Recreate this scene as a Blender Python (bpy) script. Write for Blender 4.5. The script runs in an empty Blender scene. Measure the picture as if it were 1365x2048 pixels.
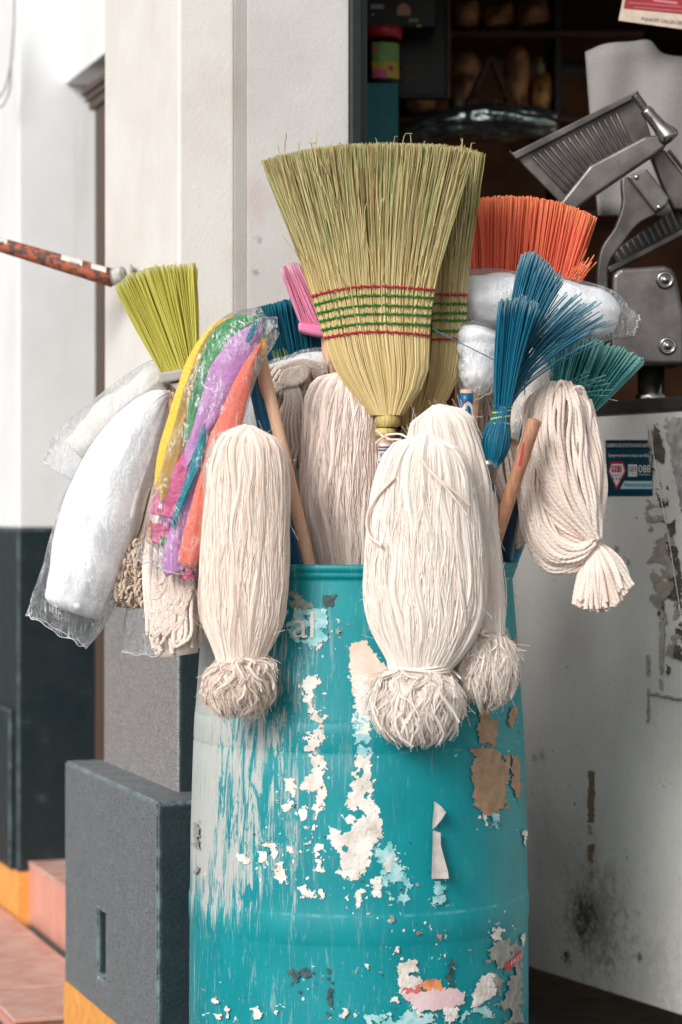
import bpy, bmesh, math, random
import numpy as np
from mathutils import Vector, Matrix, noise
from mathutils.geometry import tessellate_polygon

# ------------------------------------------------------------------ scene, camera, light
SC = bpy.context.scene
COL = SC.collection
F, CX, CY, CH = 4800.0, 682.5, 1024.0, 1.10      # focal length in photo pixels, principal point, eye height

cam_d = bpy.data.cameras.new('camera')
cam = bpy.data.objects.new('camera', cam_d); COL.objects.link(cam)
cam.location = (0, 0, CH); cam.rotation_euler = (math.radians(90), 0, 0)
cam_d.sensor_fit = 'HORIZONTAL'; cam_d.sensor_width = 24.0; cam_d.lens = 24.0 * F / 1365.0
cam_d.clip_start = 0.05; cam_d.clip_end = 400
cam_d.dof.use_dof = True; cam_d.dof.focus_distance = 4.02; cam_d.dof.aperture_fstop = 3.7
SC.camera = cam

SUN_DIR = Vector((-0.54, -0.84, 0.60)).normalized()
world = bpy.data.worlds.new('World'); SC.world = world; world.use_nodes = True
wn, wl = world.node_tree.nodes, world.node_tree.links
wn.clear()
w_out = wn.new('ShaderNodeOutputWorld'); w_bg = wn.new('ShaderNodeBackground')
w_sky = wn.new('ShaderNodeTexSky'); w_hsv = wn.new('ShaderNodeHueSaturation')
w_sky.sky_type = 'NISHITA'; w_sky.sun_disc = False
w_sky.sun_elevation = math.asin(SUN_DIR.z); w_sky.sun_rotation = math.atan2(SUN_DIR.x, SUN_DIR.y)
w_sky.air_density = 1.0; w_sky.dust_density = 3.0
w_hsv.inputs['Saturation'].default_value = 0.12      # a pale overcast sky
w_bg.inputs['Strength'].default_value = 0.10
wl.new(w_sky.outputs[0], w_hsv.inputs['Color']); wl.new(w_hsv.outputs[0], w_bg.inputs['Color'])
wl.new(w_bg.outputs[0], w_out.inputs['Surface'])

sun_d = bpy.data.lights.new('sun', 'SUN'); sun = bpy.data.objects.new('sun', sun_d); COL.objects.link(sun)
sun_d.energy = 1.5; sun_d.angle = math.radians(22); sun_d.color = (1.0, 0.965, 0.92)
sun.rotation_euler = SUN_DIR.to_track_quat('Z', 'Y').to_euler(); sun.location = (-3, -3, 5)

SC.view_settings.view_transform = 'Standard'; SC.view_settings.look = 'None'
SC.view_settings.exposure = 0.46; SC.view_settings.gamma = 1.0
SC.view_settings.use_curve_mapping = False
SC.cycles.max_bounces = 10; SC.cycles.diffuse_bounces = 8; SC.cycles.transmission_bounces = 8; SC.cycles.transparent_max_bounces = 24
SC.cycles.use_denoising = True

# ------------------------------------------------------------------ helpers
random.seed(3)
def P(px, py, d):
    return Vector(((px - CX) / F * d, d, CH + (CY - py) / F * d))
def PA(px, py, d):
    return np.stack([(px - CX) / F * d, d + 0 * px, CH + (CY - py) / F * d], -1)

def tag(o, label=None, cat=None, group=None, kind=None):
    if label: o['label'] = label
    if cat: o['category'] = cat
    if group: o['group'] = group
    if kind: o['kind'] = kind
    return o
def thing(name, label, cat, loc, group=None):
    o = bpy.data.objects.new(name, None); COL.objects.link(o)
    o.empty_display_size = 0.05; o.location = loc
    return tag(o, label, cat, group)
def root_loc(p):
    l = Vector((0, 0, 0))
    while p is not None:
        l = l + p.location; p = p.parent
    return l
def obj(name, me, m=None, parent=None, kind=None, label=None):
    o = bpy.data.objects.new(name, me); COL.objects.link(o)
    if m is not None and not len(me.materials): me.materials.append(m)
    if parent is not None:
        o.parent = parent
        o.matrix_parent_inverse = Matrix.Translation(-root_loc(parent)) if parent.type == 'EMPTY' else Matrix()
    if kind: o['kind'] = kind
    if label: o['label'] = label
    return o

def npmesh(name, V, Q, attrs=None, smooth=True, uv=None):
    V = np.ascontiguousarray(V, dtype=np.float32); Q = np.ascontiguousarray(Q, dtype=np.int32)
    me = bpy.data.meshes.new(name)
    me.vertices.add(len(V)); me.vertices.foreach_set('co', V.ravel())
    k = Q.shape[1]
    me.loops.add(Q.size); me.loops.foreach_set('vertex_index', Q.ravel())
    me.polygons.add(len(Q)); me.polygons.foreach_set('loop_start', np.arange(0, Q.size, k, dtype=np.int32))
    me.polygons.foreach_set('use_smooth', np.full(len(Q), smooth))
    for a, v in (attrs or {}).items():
        at = me.attributes.new(a, 'FLOAT', 'POINT'); at.data.foreach_set('value', np.ascontiguousarray(v, dtype=np.float32).ravel())
    if uv is not None:
        l = me.uv_layers.new(name='UVMap'); l.data.foreach_set('uv', np.ascontiguousarray(uv[Q.ravel()], dtype=np.float32).ravel())
    me.update(calc_edges=True)
    return me

def cr(pts, M):
    """smooth curve through points (any number of columns), M samples"""
    p = np.array(pts, dtype=float)
    if len(p) == 2:
        t = np.linspace(0, 1, M)[:, None]; return p[0] + (p[1] - p[0]) * t
    d = np.linalg.norm(np.diff(p[:, :2], axis=0), axis=1) + 1e-6
    s = np.concatenate([[0], np.cumsum(d)])
    m = np.zeros_like(p)
    sl = np.diff(p, axis=0) / d[:, None]
    m[1:-1] = (sl[1:] * d[:-1, None] + sl[:-1] * d[1:, None]) / (d[1:] + d[:-1])[:, None]
    m[0] = sl[0]; m[-1] = sl[-1]
    t = np.linspace(0, s[-1], M)
    i = np.clip(np.searchsorted(s, t, side='right') - 1, 0, len(d) - 1)
    u = ((t - s[i]) / d[i])[:, None]; h = d[i][:, None]
    return ((2*u**3 - 3*u**2 + 1) * p[i] + (u**3 - 2*u**2 + u) * h * m[i] + (-2*u**3 + 3*u**2) * p[i+1] + (u**3 - u**2) * h * m[i+1])

def tubes(name, C, R, sides=5, rnd=None, seed=0, flat=None):
    """many tubes as one mesh: C (N,M,3), R scalar / (N,M)"""
    C = np.asarray(C, dtype=float)
    N, M, _ = C.shape
    R = np.broadcast_to(np.asarray(R, dtype=float), (N, M))
    T = np.gradient(C, axis=1); T /= (np.linalg.norm(T, axis=2, keepdims=True) + 1e-12)
    ref = np.zeros((N, 3)); ref[:, 1] = 1
    bad = np.abs(T[:, 0, 1]) > 0.9; ref[bad] = (1, 0, 0)
    n = np.cross(T[:, 0], ref); n /= np.linalg.norm(n, axis=1, keepdims=True) + 1e-12
    A = np.linspace(0, 2 * np.pi, sides, endpoint=False)
    V = np.zeros((N, M, sides, 3))
    for j in range(M):
        t = T[:, j]
        n = n - (n * t).sum(1, keepdims=True) * t; n /= np.linalg.norm(n, axis=1, keepdims=True) + 1e-12
        b = np.cross(t, n)
        V[:, j] = C[:, j, None] + R[:, j, None, None] * (np.cos(A)[None, :, None] * n[:, None] + np.sin(A)[None, :, None] * b[:, None])
    idx = np.arange(N * M * sides).reshape(N, M, sides)
    a = idx[:, :-1]; b_ = np.roll(a, -1, 2); c = np.roll(idx[:, 1:], -1, 2); d = idx[:, 1:]
    Q = np.stack([a, b_, c, d], -1).reshape(-1, 4)
    if rnd is None: rnd = np.random.default_rng(seed * 17 + 90001).random(N)
    L = np.linspace(0, 1, M)
    seg = np.concatenate([np.zeros((N, 1)), np.cumsum(np.linalg.norm(np.diff(C, axis=1), axis=2), axis=1)], 1)
    one = np.ones((N, M, sides))
    at = {'rnd': rnd[:, None, None] * one, 'len': L[None, :, None] * one, 'dist': seg[:, :, None] * one,
          'c2': np.cos(2 * A)[None, None] * one, 's2': np.sin(2 * A)[None, None] * one}
    return npmesh(name, V.reshape(-1, 3), Q, at)

def spine_frame(sp, M):
    S = cr(sp, M)
    C = PA(S[:, 0], S[:, 1], S[:, 2])
    T = np.gradient(C, axis=0); T[:, 1] *= .3; T /= np.linalg.norm(T, axis=1, keepdims=True)
    Rt = np.cross(T, np.array([0, 1.0, 0])); Rt /= np.linalg.norm(Rt, axis=1, keepdims=True)
    W = np.maximum(S[:, 3], .5) * S[:, 2] / F
    D = np.maximum(S[:, 4], .0005)
    return C, Rt, W, D

def strands(sp, N, M=26, seed=0, rho=(.86, 1.03), wob=.05, twist=0., power=1.0, cross=0.):
    rg = np.random.default_rng(seed)
    C, Rt, W, D = spine_frame(sp, M)
    ph = (np.arange(N) + rg.random(N) * .9) / N * 2 * np.pi
    t = np.linspace(0, 1, M)[None]
    phi = ph[:, None] + twist * t + cross * (rg.random((N, 1)) - .5) * t
    for f in (1.0, 2.1, 3.7):
        phi = phi + wob / f * np.sin(2 * np.pi * (f * t + rg.random((N, 1)))) * (rg.random((N, 1)) + .3)
    r0 = rho[0] + (rho[1] - rho[0]) * rg.random((N, 1))
    r = r0 + .03 * np.sin(2 * np.pi * (1.7 * t + rg.random((N, 1))))
    off = (r * np.cos(phi) * W)[..., None] * Rt[None]
    off[..., 1] -= r * np.sin(phi) * D
    return C[None] + off

def loft(name, sp, M=30, S=28, amp=0., nsc=14., cap=True, scale=1., seed=0, ridge=None, exact=False, open_rag=0.):
    C, Rt, W, D = spine_frame(sp, M)
    A = np.linspace(0, 2 * np.pi, S, endpoint=False)
    V = np.zeros((M, S, 3))
    for j in range(M):
        V[j] = C[j] + (np.cos(A) * W[j] * scale)[:, None] * Rt[j]
        V[j, :, 1] -= np.sin(A) * D[j] * scale
    if amp or ridge:
        for j in range(M):
            for k in range(S):
                o = V[j, k] - C[j]; l = np.linalg.norm(o) + 1e-9
                e = 0.
                if amp: e += amp * noise.fractal(Vector(V[j, k]) * nsc + Vector((seed, 0, 0)), .9, 2.0, 4)
                if ridge:
                    q = Vector((math.cos(A[k]) * ridge[1] + seed, math.sin(A[k]) * ridge[1], j / M * ridge[2]))
                    e += ridge[0] * (abs(noise.noise(q)) * 2 - .5)
                V[j, k] += o / l * e
    if open_rag:
        for k in range(S):
            e = noise.noise(Vector((math.cos(A[k]) * 3, math.sin(A[k]) * 3, seed))) * open_rag
            V[-1, k] += (V[-1, k] - V[-2, k]) / (np.linalg.norm(V[-1, k] - V[-2, k]) + 1e-9) * e
    idx = np.arange(M * S).reshape(M, S)
    a = idx[:-1]; b = np.roll(a, -1, 1); c = np.roll(idx[1:], -1, 1); d = idx[1:]
    Q = np.stack([a, b, c, d], -1).reshape(-1, 4)
    Vf = V.reshape(-1, 3)
    ang = np.broadcast_to((A / (2 * np.pi))[None], (M, S)).ravel()
    ln = np.broadcast_to(np.linspace(0, 1, M)[:, None], (M, S)).ravel()
    if cap:
        Vf = np.concatenate([Vf, V[0].mean(0)[None], V[-1].mean(0)[None]])
        n0, n1 = M * S, M * S + 1
        r = np.arange(S); r2 = np.roll(r, -1)
        q0 = np.stack([r2, r, np.full(S, n0), np.full(S, n0)], -1)
        me_faces = [list(f) for f in Q] + [[r2[i], r[i], n0] for i in range(S)] + [[(M-1)*S + r[i], (M-1)*S + r2[i], n1] for i in range(S)]
        me = bpy.data.meshes.new(name); me.from_pydata([tuple(v) for v in Vf], [], [[int(x) for x in f] for f in me_faces])
        me.polygons.foreach_set('use_smooth', np.ones(len(me.polygons), dtype=bool))
        for nm, vv in (('rnd', np.concatenate([ang * 0 + .5, [.5, .5]])), ('len', np.concatenate([ln, [0, 1]]))):
            at = me.attributes.new(nm, 'FLOAT', 'POINT'); at.data.foreach_set('value', vv.astype(np.float32))
        me.update()
        return me
    return npmesh(name, Vf, Q, {'rnd': ang * 0 + .5, 'len': ln})

def hem(o, S, m, r=.0008):
    """thin doubled edge along the open mouth of a film loft"""
    n = len(o.data.vertices); co = np.array([o.data.vertices[k].co[:] for k in range(n - S, n)]); co = np.concatenate([co, co[:1]])
    h = bpy.data.objects.new('bag_hem', tubes('bag_hem', co[None], r, 5)); COL.objects.link(h); h.data.materials.append(m); h.parent = o
    return h

def rod(name, p0, p1, r0, r1=None, m=None, parent=None, S=20, rings=6, dome=True, label=None):
    """round bar between two world points with rounded ends"""
    p0, p1 = Vector(p0), Vector(p1); r1 = r0 if r1 is None else r1
    ax = (p1 - p0); L = ax.length; q = ax.to_track_quat('Z', 'Y')
    prof = [(0, r0 * .55), (r0 * .12, r0 * .88), (r0 * .35, r0)] if dome else [(0, r0)]
    for i in range(1, rings): prof.append((L * i / rings, r0 + (r1 - r0) * i / rings))
    prof += [(L - r1 * .35, r1), (L - r1 * .12, r1 * .88), (L, r1 * .55)] if dome else [(L, r1)]
    vs, fs = [], []
    for z, r in prof:
        for k in range(S):
            a = 2 * math.pi * k / S
            vs.append(p0 + q @ Vector((r * math.cos(a), r * math.sin(a), z)))
    n = len(prof)
    for j in range(n - 1):
        for k in range(S):
            fs.append((j*S + k, j*S + (k+1) % S, (j+1)*S + (k+1) % S, (j+1)*S + k))
    fs.append(tuple(reversed(range(S)))); fs.append(tuple((n-1)*S + k for k in range(S)))
    me = bpy.data.meshes.new(name); me.from_pydata(vs, [], fs)
    me.polygons.foreach_set('use_smooth', np.array([len(f) == 4 for f in fs]))
    return obj(name, me, m, parent, label=label)

def lathe(name, prof, axis_p, S=48, up=Vector((0, 0, 1)), uvs=False):
    """prof: (r, z) from bottom to top about a line through axis_p"""
    q = Vector((0, 0, 1)).rotation_difference(up)
    V, UV = [], []
    for r, z in prof:
        for k in range(S + 1):
            a = 2 * math.pi * k / S
            V.append(Vector(axis_p) + q @ Vector((r * math.sin(a), r * math.cos(a), z))); UV.append((a, z))
    n = len(prof); idx = np.arange(n * (S + 1)).reshape(n, S + 1)
    Q = np.stack([idx[:-1, :-1], idx[1:, :-1], idx[1:, 1:], idx[:-1, 1:]], -1).reshape(-1, 4)
    return npmesh(name, np.array([tuple(v) for v in V]), Q, uv=np.array(UV))

def bevel(me, w, seg=2):
    bm = bmesh.new(); bm.from_mesh(me)
    es = [e for e in bm.edges if len(e.link_faces) == 2 and e.calc_face_angle(0) > .5]
    bmesh.ops.bevel(bm, geom=es, offset=w, segments=seg, affect='EDGES', profile=.5, clamp_overlap=True)
    bm.to_mesh(me); bm.free(); return me

def hexa(name, v8):
    """box from 8 corners: bottom 4 (ccw) then top 4"""
    me = bpy.data.meshes.new(name)
    me.from_pydata([tuple(v) for v in v8], [], [(3,2,1,0), (4,5,6,7), (0,1,5,4), (1,2,6,5), (2,3,7,6), (3,0,4,7)])
    return me
def prism(name, pts, d, bev=0., seg=2):
    """outline of world points (one plane) pushed by vector d"""
    n = len(pts); d = Vector(d)
    vs = [Vector(p) for p in pts] + [Vector(p) + d for p in pts]
    fs = [tuple(range(n)), tuple(reversed(range(n, 2*n)))] + [((i+1) % n, i, n+i, n+(i+1) % n) for i in range(n)]
    me = bpy.data.meshes.new(name); me.from_pydata([tuple(v) for v in vs], [], fs)
    bm = bmesh.new(); bm.from_mesh(me); bmesh.ops.recalc_face_normals(bm, faces=bm.faces); bm.to_mesh(me); bm.free()
    if bev: bevel(me, bev, seg)
    return me

# ------------------------------------------------------------------ materials
def srgb(r, g, b):
    f = lambda c: (c/255/12.92 if c <= 10 else ((c/255 + .055)/1.055)**2.4)
    return (f(r), f(g), f(b), 1)
class NT:
    def __init__(s, name):
        s.m = bpy.data.materials.new(name); s.m.use_nodes = True
        s.t = s.m.node_tree; s.n = s.t.nodes; s.l = s.t.links
        s.b = s.n['Principled BSDF']; s.out = s.n['Material Output']
        s._tc = None
    def put(s, sock, v):
        if hasattr(v, 'is_linked'): s.l.new(v, sock)
        elif isinstance(v, (tuple, list)) and len(v) == 3 and sock.type == 'RGBA': sock.default_value = (*v, 1)
        else: sock.default_value = v
    def coord(s, k='Object'):
        if s._tc is None: s._tc = s.n.new('ShaderNodeTexCoord')
        return s._tc.outputs[k]
    def attr(s, a):
        n = s.n.new('ShaderNodeAttribute'); n.attribute_name = a; return n.outputs['Fac']
    def mapping(s, v, sc=(1, 1, 1), loc=(0, 0, 0), rot=(0, 0, 0)):
        n = s.n.new('ShaderNodeMapping'); s.l.new(v, n.inputs[0]); n.inputs['Scale'].default_value = sc
        n.inputs['Location'].default_value = loc; n.inputs['Rotation'].default_value = rot; return n.outputs[0]
    def noise(s, v, scale=5, detail=4, rough=.55, dist=0.):
        n = s.n.new('ShaderNodeTexNoise'); s.l.new(v, n.inputs['Vector'])
        n.inputs['Scale'].default_value = scale; n.inputs['Detail'].default_value = detail
        n.inputs['Roughness'].default_value = rough; n.inputs['Distortion'].default_value = dist; return n.outputs['Fac']
    def ramp(s, v, *st, mode='LINEAR'):
        n = s.n.new('ShaderNodeValToRGB'); s.l.new(v, n.inputs[0]); e = n.color_ramp.elements
        n.color_ramp.interpolation = mode
        while len(e) < len(st): e.new(.5)
        for el, (p, c) in zip(e, st):
            el.position = p; el.color = (c, c, c, 1) if isinstance(c, (int, float)) else (*c[:3], 1)
        return n.outputs[0]
    def mix(s, f, a, b, mode='MIX'):
        n = s.n.new('ShaderNodeMix'); n.data_type = 'RGBA'; n.blend_type = mode
        s.put(n.inputs[0], f); s.put(n.inputs[6], a); s.put(n.inputs[7], b); return n.outputs[2]
    def math(s, op, a, b=0., c=None):
        n = s.n.new('ShaderNodeMath'); n.operation = op; s.put(n.inputs[0], a); s.put(n.inputs[1], b)
        if c is not None: s.put(n.inputs[2], c)
        return n.outputs[0]
    def mrange(s, v, a, b, c=0., d=1.):
        n = s.n.new('ShaderNodeMapRange'); n.interpolation_type = 'SMOOTHSTEP'
        s.put(n.inputs[0], v)
        for i, x in zip((1, 2, 3, 4), (a, b, c, d)): n.inputs[i].default_value = x
        return n.outputs[0]
    def dist(s, v, p):
        n = s.n.new('ShaderNodeVectorMath'); n.operation = 'DISTANCE'; s.l.new(v, n.inputs[0]); n.inputs[1].default_value = p
        return n.outputs['Value']
    def bump(s, h, strength=.3, dist=.002, prev=None):
        n = s.n.new('ShaderNodeBump'); s.l.new(h, n.inputs['Height']); n.inputs['Strength'].default_value = strength
        n.inputs['Distance'].default_value = dist
        if prev is not None: s.l.new(prev, n.inputs['Normal'])
        return n.outputs[0]
    def done(s, col=None, rough=None, normal=None, metal=None, spec=None, sheen=None, sss=None):
        if col is not None: s.put(s.b.inputs['Base Color'], col)
        if rough is not None: s.put(s.b.inputs['Roughness'], rough)
        if normal is not None: s.l.new(normal, s.b.inputs['Normal'])
        if metal is not None: s.put(s.b.inputs['Metallic'], metal)
        if spec is not None: s.put(s.b.inputs['Specular IOR Level'], spec)
        if sheen is not None: s.b.inputs['Sheen Weight'].default_value = sheen
        return s.m

def simple(name, c, c2=None, rough=.6, metal=0., sc=30., stretch=(1, 1, 1), bsc=None, bstr=.25, bd=.001, spec=.5, lo=.35, hi=.65, det=4):
    t = NT(name)
    v = t.mapping(t.coord(), stretch)
    col = c
    if c2 is not None: col = t.mix(t.ramp(t.noise(v, sc, det), (lo, 0), (hi, 1)), c, c2)
    nm = t.bump(t.noise(v, bsc, 5), bstr, bd) if bsc else None
    return t.done(col, rough, nm, metal, spec)

def yarn(name, lo, hi, rope=0., fib=1.0, trans=.07):
    t = NT(name)
    r = t.attr('rnd')
    v = t.coord()
    n1 = t.noise(v, 28, 4)
    f = t.math('ADD', t.math('MULTIPLY', r, .65), t.math('MULTIPLY', n1, .5))
    col = t.mix(t.ramp(f, (.2, 0), (.9, 1)), lo, hi)
    h = t.noise(t.mapping(v, (1, 1, .12)), 900, 3)
    if rope:
        k = t.math('MULTIPLY', t.attr('dist'), rope)
        tw = t.math('ADD', t.math('MULTIPLY', t.attr('s2'), t.math('COSINE', k)), t.math('MULTIPLY', t.attr('c2'), t.math('SINE', k)))
        nm = t.bump(t.math('ADD', t.math('MULTIPLY', tw, .5), t.math('MULTIPLY', h, .25)), .6, .0015)
        col = t.mix(t.mrange(tw, -1.05, -.25, .30, 0.), col, tuple(x * .6 for x in lo[:3]))  # twist grooves darkened in the colour as crease shade
    else:
        nm = t.bump(h, .5 * fib, .001)
    df = t.n.new('ShaderNodeBsdfDiffuse'); tl = t.n.new('ShaderNodeBsdfTranslucent'); mx = t.n.new('ShaderNodeMixShader')
    t.l.new(col, df.inputs[0]); t.l.new(col, tl.inputs[0]); t.l.new(nm, df.inputs['Normal']); df.inputs['Roughness'].default_value = .6
    mx.inputs[0].default_value = trans; t.l.new(df.outputs[0], mx.inputs[1]); t.l.new(tl.outputs[0], mx.inputs[2])
    t.l.new(mx.outputs[0], t.out.inputs['Surface'])
    return t.m

def bristle(name, a, b, tip=None, rough=.45, tipat=.8, lohi=None):
    t = NT(name)
    col = t.mix(t.attr('rnd'), a, b)
    if tip is not None: col = t.mix(t.mrange(t.attr('len'), tipat, 1.0), col, tip)
    return t.done(col, rough, spec=.35)

def film(name, tint=(.985, .99, 1.0), haze=.03, sc=30., line=.5):
    t = NT(name)
    v = t.coord()
    n = t.noise(t.mapping(v, (1.6, 1, .5), rot=(0, .5, 0)), sc, 5, .6, 1.6)
    n2 = t.noise(t.mapping(v, (1, 1, 1.4), rot=(0, -.6, 0)), sc * 2.2, 4, .6, 1.0)
    nm = t.bump(t.math('ADD', n, t.math('MULTIPLY', n2, .3)), .8, .008)
    tr = t.n.new('ShaderNodeBsdfTransparent'); tr.inputs[0].default_value = (*tint, 1)
    gl = t.n.new('ShaderNodeBsdfGlossy'); gl.inputs['Roughness'].default_value = .14; t.l.new(nm, gl.inputs['Normal'])
    df = t.n.new('ShaderNodeBsdfDiffuse'); df.inputs[0].default_value = (.9, .92, .93, 1)
    lw = t.n.new('ShaderNodeLayerWeight'); lw.inputs[0].default_value = .30; t.l.new(nm, lw.inputs['Normal'])
    m1 = t.n.new('ShaderNodeMixShader'); t.l.new(t.math('ADD', t.math('MULTIPLY', lw.outputs['Fresnel'], .55), .02), m1.inputs[0])
    t.l.new(tr.outputs[0], m1.inputs[1]); t.l.new(gl.outputs[0], m1.inputs[2])
    c1 = t.ramp(n, (.478, 0), (.5, 1), (.522, 0)); c2 = t.ramp(n2, (.484, 0), (.5, 1), (.516, 0))  # white streaks painted into the film where creases would catch sky light
    where = t.mrange(t.noise(v, sc * .5, 3), .40, .58)
    k = t.math('MULTIPLY', t.math('MULTIPLY', t.math('ADD', c1, t.math('MULTIPLY', c2, .6)), where), line)
    m2 = t.n.new('ShaderNodeMixShader'); t.l.new(t.math('ADD', k, haze), m2.inputs[0])
    t.l.new(m1.outputs[0], m2.inputs[1]); t.l.new(df.outputs[0], m2.inputs[2])
    t.l.new(m2.outputs[0], t.out.inputs['Surface'])
    return t.m

def plaster(name, c, c2, stains=()):
    t = NT(name); v = t.coord()
    n1 = t.noise(v, 6, 5); n2 = t.noise(v, 140, 4, .65); n3 = t.noise(v, 420, 3, .6)
    col = t.mix(t.ramp(n1, (.35, 0), (.7, 1)), c, c2)
    streak = t.noise(t.mapping(v, (26, 26, 1.2)), 1.0, 5, .6)
    col = t.mix(t.mrange(streak, .58, .8, 0, .22), col, (.42, .37, .32, 1))
    speck = t.math('GREATER_THAN', n2, .735)
    col = t.mix(t.math('MULTIPLY', speck, .35), col, (.30, .27, .24, 1))
    for p, r, cc, k in stains:
        dd = t.math('ADD', t.dist(v, p), t.math('MULTIPLY', t.math('SUBTRACT', t.noise(v, 45, 6, .7), .5), r * 2.6))
        col = t.mix(t.mrange(dd, r * .15, r, k, 0), col, cc)
    nm = t.bump(n2, .42, .0025, t.bump(n1, .25, .012)); nm = t.bump(n3, .3, .0015, nm)
    return t.done(col, .85, nm, spec=.25)

def dado(name, c, dust, amt, rough=.42):
    t = NT(name); v = t.coord()
    n1 = t.noise(v, 5, 5); n2 = t.noise(v, 330, 3, .6); n3 = t.noise(v, 16, 5)
    col = t.mix(t.mrange(n2, .36, .70, 0, amt), c, dust)
    col = t.mix(t.mrange(n3, .62, .78, 0, .3), col, srgb(96, 132, 136))
    # paint rubbed off along the arrises
    bv = t.n.new('ShaderNodeBevel'); bv.samples = 4; bv.inputs['Radius'].default_value = .010
    ge = t.n.new('ShaderNodeNewGeometry'); dt = t.n.new('ShaderNodeVectorMath'); dt.operation = 'DOT_PRODUCT'
    t.l.new(bv.outputs[0], dt.inputs[0]); t.l.new(ge.outputs['Normal'], dt.inputs[1])
    edge = t.math('MULTIPLY', t.mrange(dt.outputs['Value'], .995, .90), t.mrange(t.noise(v, 34, 6, .75), .40, .60, .15, .8))
    col = t.mix(edge, col, srgb(150, 172, 174))
    nm = t.bump(n2, .5, .0028, t.bump(n1, .2, .01))
    return t.done(col, t.mrange(n3, .3, .7, rough - .06, rough + .12), nm, spec=.55)

# ------------------------------------------------------------------ building grid
A0 = Vector((-.3025, 4.46, 0)); U = Vector((.9455, .3256, 0)); Vv = Vector((-.3256, .9455, 0))
def G(a, b, z): return A0 + a * U + b * Vv + Vector((0, 0, z))
def gbox(name, a0, a1, b0, b1, z0, z1, m=None, parent=None, bev=0., seg=3, kind=None, label=None):
    me = hexa(name, [G(a0, b0, z0), G(a1, b0, z0), G(a1, b1, z0), G(a0, b1, z0), G(a0, b0, z1), G(a1, b0, z1), G(a1, b1, z1), G(a0, b1, z1)])
    if bev: bevel(me, bev, seg)
    return obj(name, me, m, parent, kind, label)

spot_a = tuple(P(522, 478, 4.52)); spot_b = tuple(P(505, 400, 4.52)); spot_c = tuple(P(512, 545, 4.52))
M_white = plaster('white_plaster', srgb(232, 228, 222), srgb(222, 216, 209),
                  [(spot_a, .035, srgb(150, 138, 132), .4)])
M_white2 = plaster('white_wall_paint', srgb(236, 237, 237), srgb(228, 229, 229),
                   [(tuple(P(92, 161, 6.4)), .008, srgb(60, 55, 52), .9), (tuple(P(93, 331, 6.4)), .005, srgb(40, 40, 40), .9), (tuple(P(92, 276, 6.4)), .006, srgb(150, 150, 150), .7)])
M_grey = plaster('grey_wall_plaster', srgb(214, 211, 208), srgb(204, 200, 196),
                 [(spot_a, .014, srgb(96, 84, 80), .55), (spot_b, .05, srgb(206, 192, 186), .8), (spot_c, .010, srgb(120, 110, 106), .5)])
M_dado = dado('dark_teal_paint', srgb(18, 38, 44), srgb(120, 130, 134), .10)
M_side = dado('dusty_lit_side', srgb(92, 96, 99), srgb(196, 186, 182), .85, .5)  # dusty paint, paled further for the light this flank catches
M_dadoB = dado('dark_teal_wall_paint', srgb(16, 34, 39), srgb(60, 80, 84), .18, .34)
M_side2 = dado('dusty_lit_plinth', srgb(72, 84, 89), srgb(158, 156, 157), .80, .5)  # same for the plinth: dust and side light in one grey
M_orange = simple('orange_paint', srgb(240, 172, 92), srgb(225, 150, 70), .6, sc=40, bsc=150, bstr=.3, bd=.002)
M_tile = simple('terracotta_tile', srgb(206, 150, 134), srgb(220, 184, 170), .5, sc=14, bsc=120, bstr=.15)
M_tileside = simple('coral_tile', srgb(212, 146, 128), srgb(222, 164, 148), .45, sc=10, bsc=120, bstr=.1)
M_grout = simple('grout', srgb(140, 110, 100), srgb(110, 92, 86), .9, sc=60)
M_conc = simple('pavement_concrete', srgb(120, 116, 112), srgb(98, 96, 94), .9, sc=22, bsc=160, bstr=.4, bd=.003)
M_brownwood = simple('brown_door_wood', srgb(92, 70, 56), srgb(70, 54, 44), .5, sc=40, stretch=(1, 1, .1))
M_frame = simple('black_frame_paint', srgb(26, 32, 32), srgb(34, 40, 40), .4, sc=30)
M_dark = simple('dark_room_paint', srgb(44, 42, 38), srgb(36, 36, 32), .9, sc=4)
M_roomfloor = simple('shop_floor_concrete', srgb(176, 170, 160), srgb(150, 144, 136), .7, sc=16)

# pavement, roads
def sheet(name, x0, x1, y0, y1, z, m):
    me = bpy.data.meshes.new(name); me.from_pydata([(x0, y0, z), (x1, y0, z), (x1, y1, z), (x0, y1, z)], [], [(0, 1, 2, 3)])
    return obj(name, me, m, None, 'structure')
sheet('pavement', -60, 60, -60, 60, 0, M_conc)

# pillar
pil = thing('pillar', 'white plastered pillar with a dark painted foot, left of the barrel', 'pillar', G(0, .3, 0))
zd = 1.062
gbox('shaft', 0, .1095, 0, .592, zd, 4.2, M_white, pil, .006)
def dusty_lit_faces(o, m=None):
    # flank and ledges: dust, plus their brighter light put into the paler colour
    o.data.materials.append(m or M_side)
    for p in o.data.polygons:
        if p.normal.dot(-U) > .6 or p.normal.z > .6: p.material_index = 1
dusty_lit_faces(gbox('painted_foot', -.002, .112, -.002, .590, .57, zd, M_dado, pil, .006))
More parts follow.
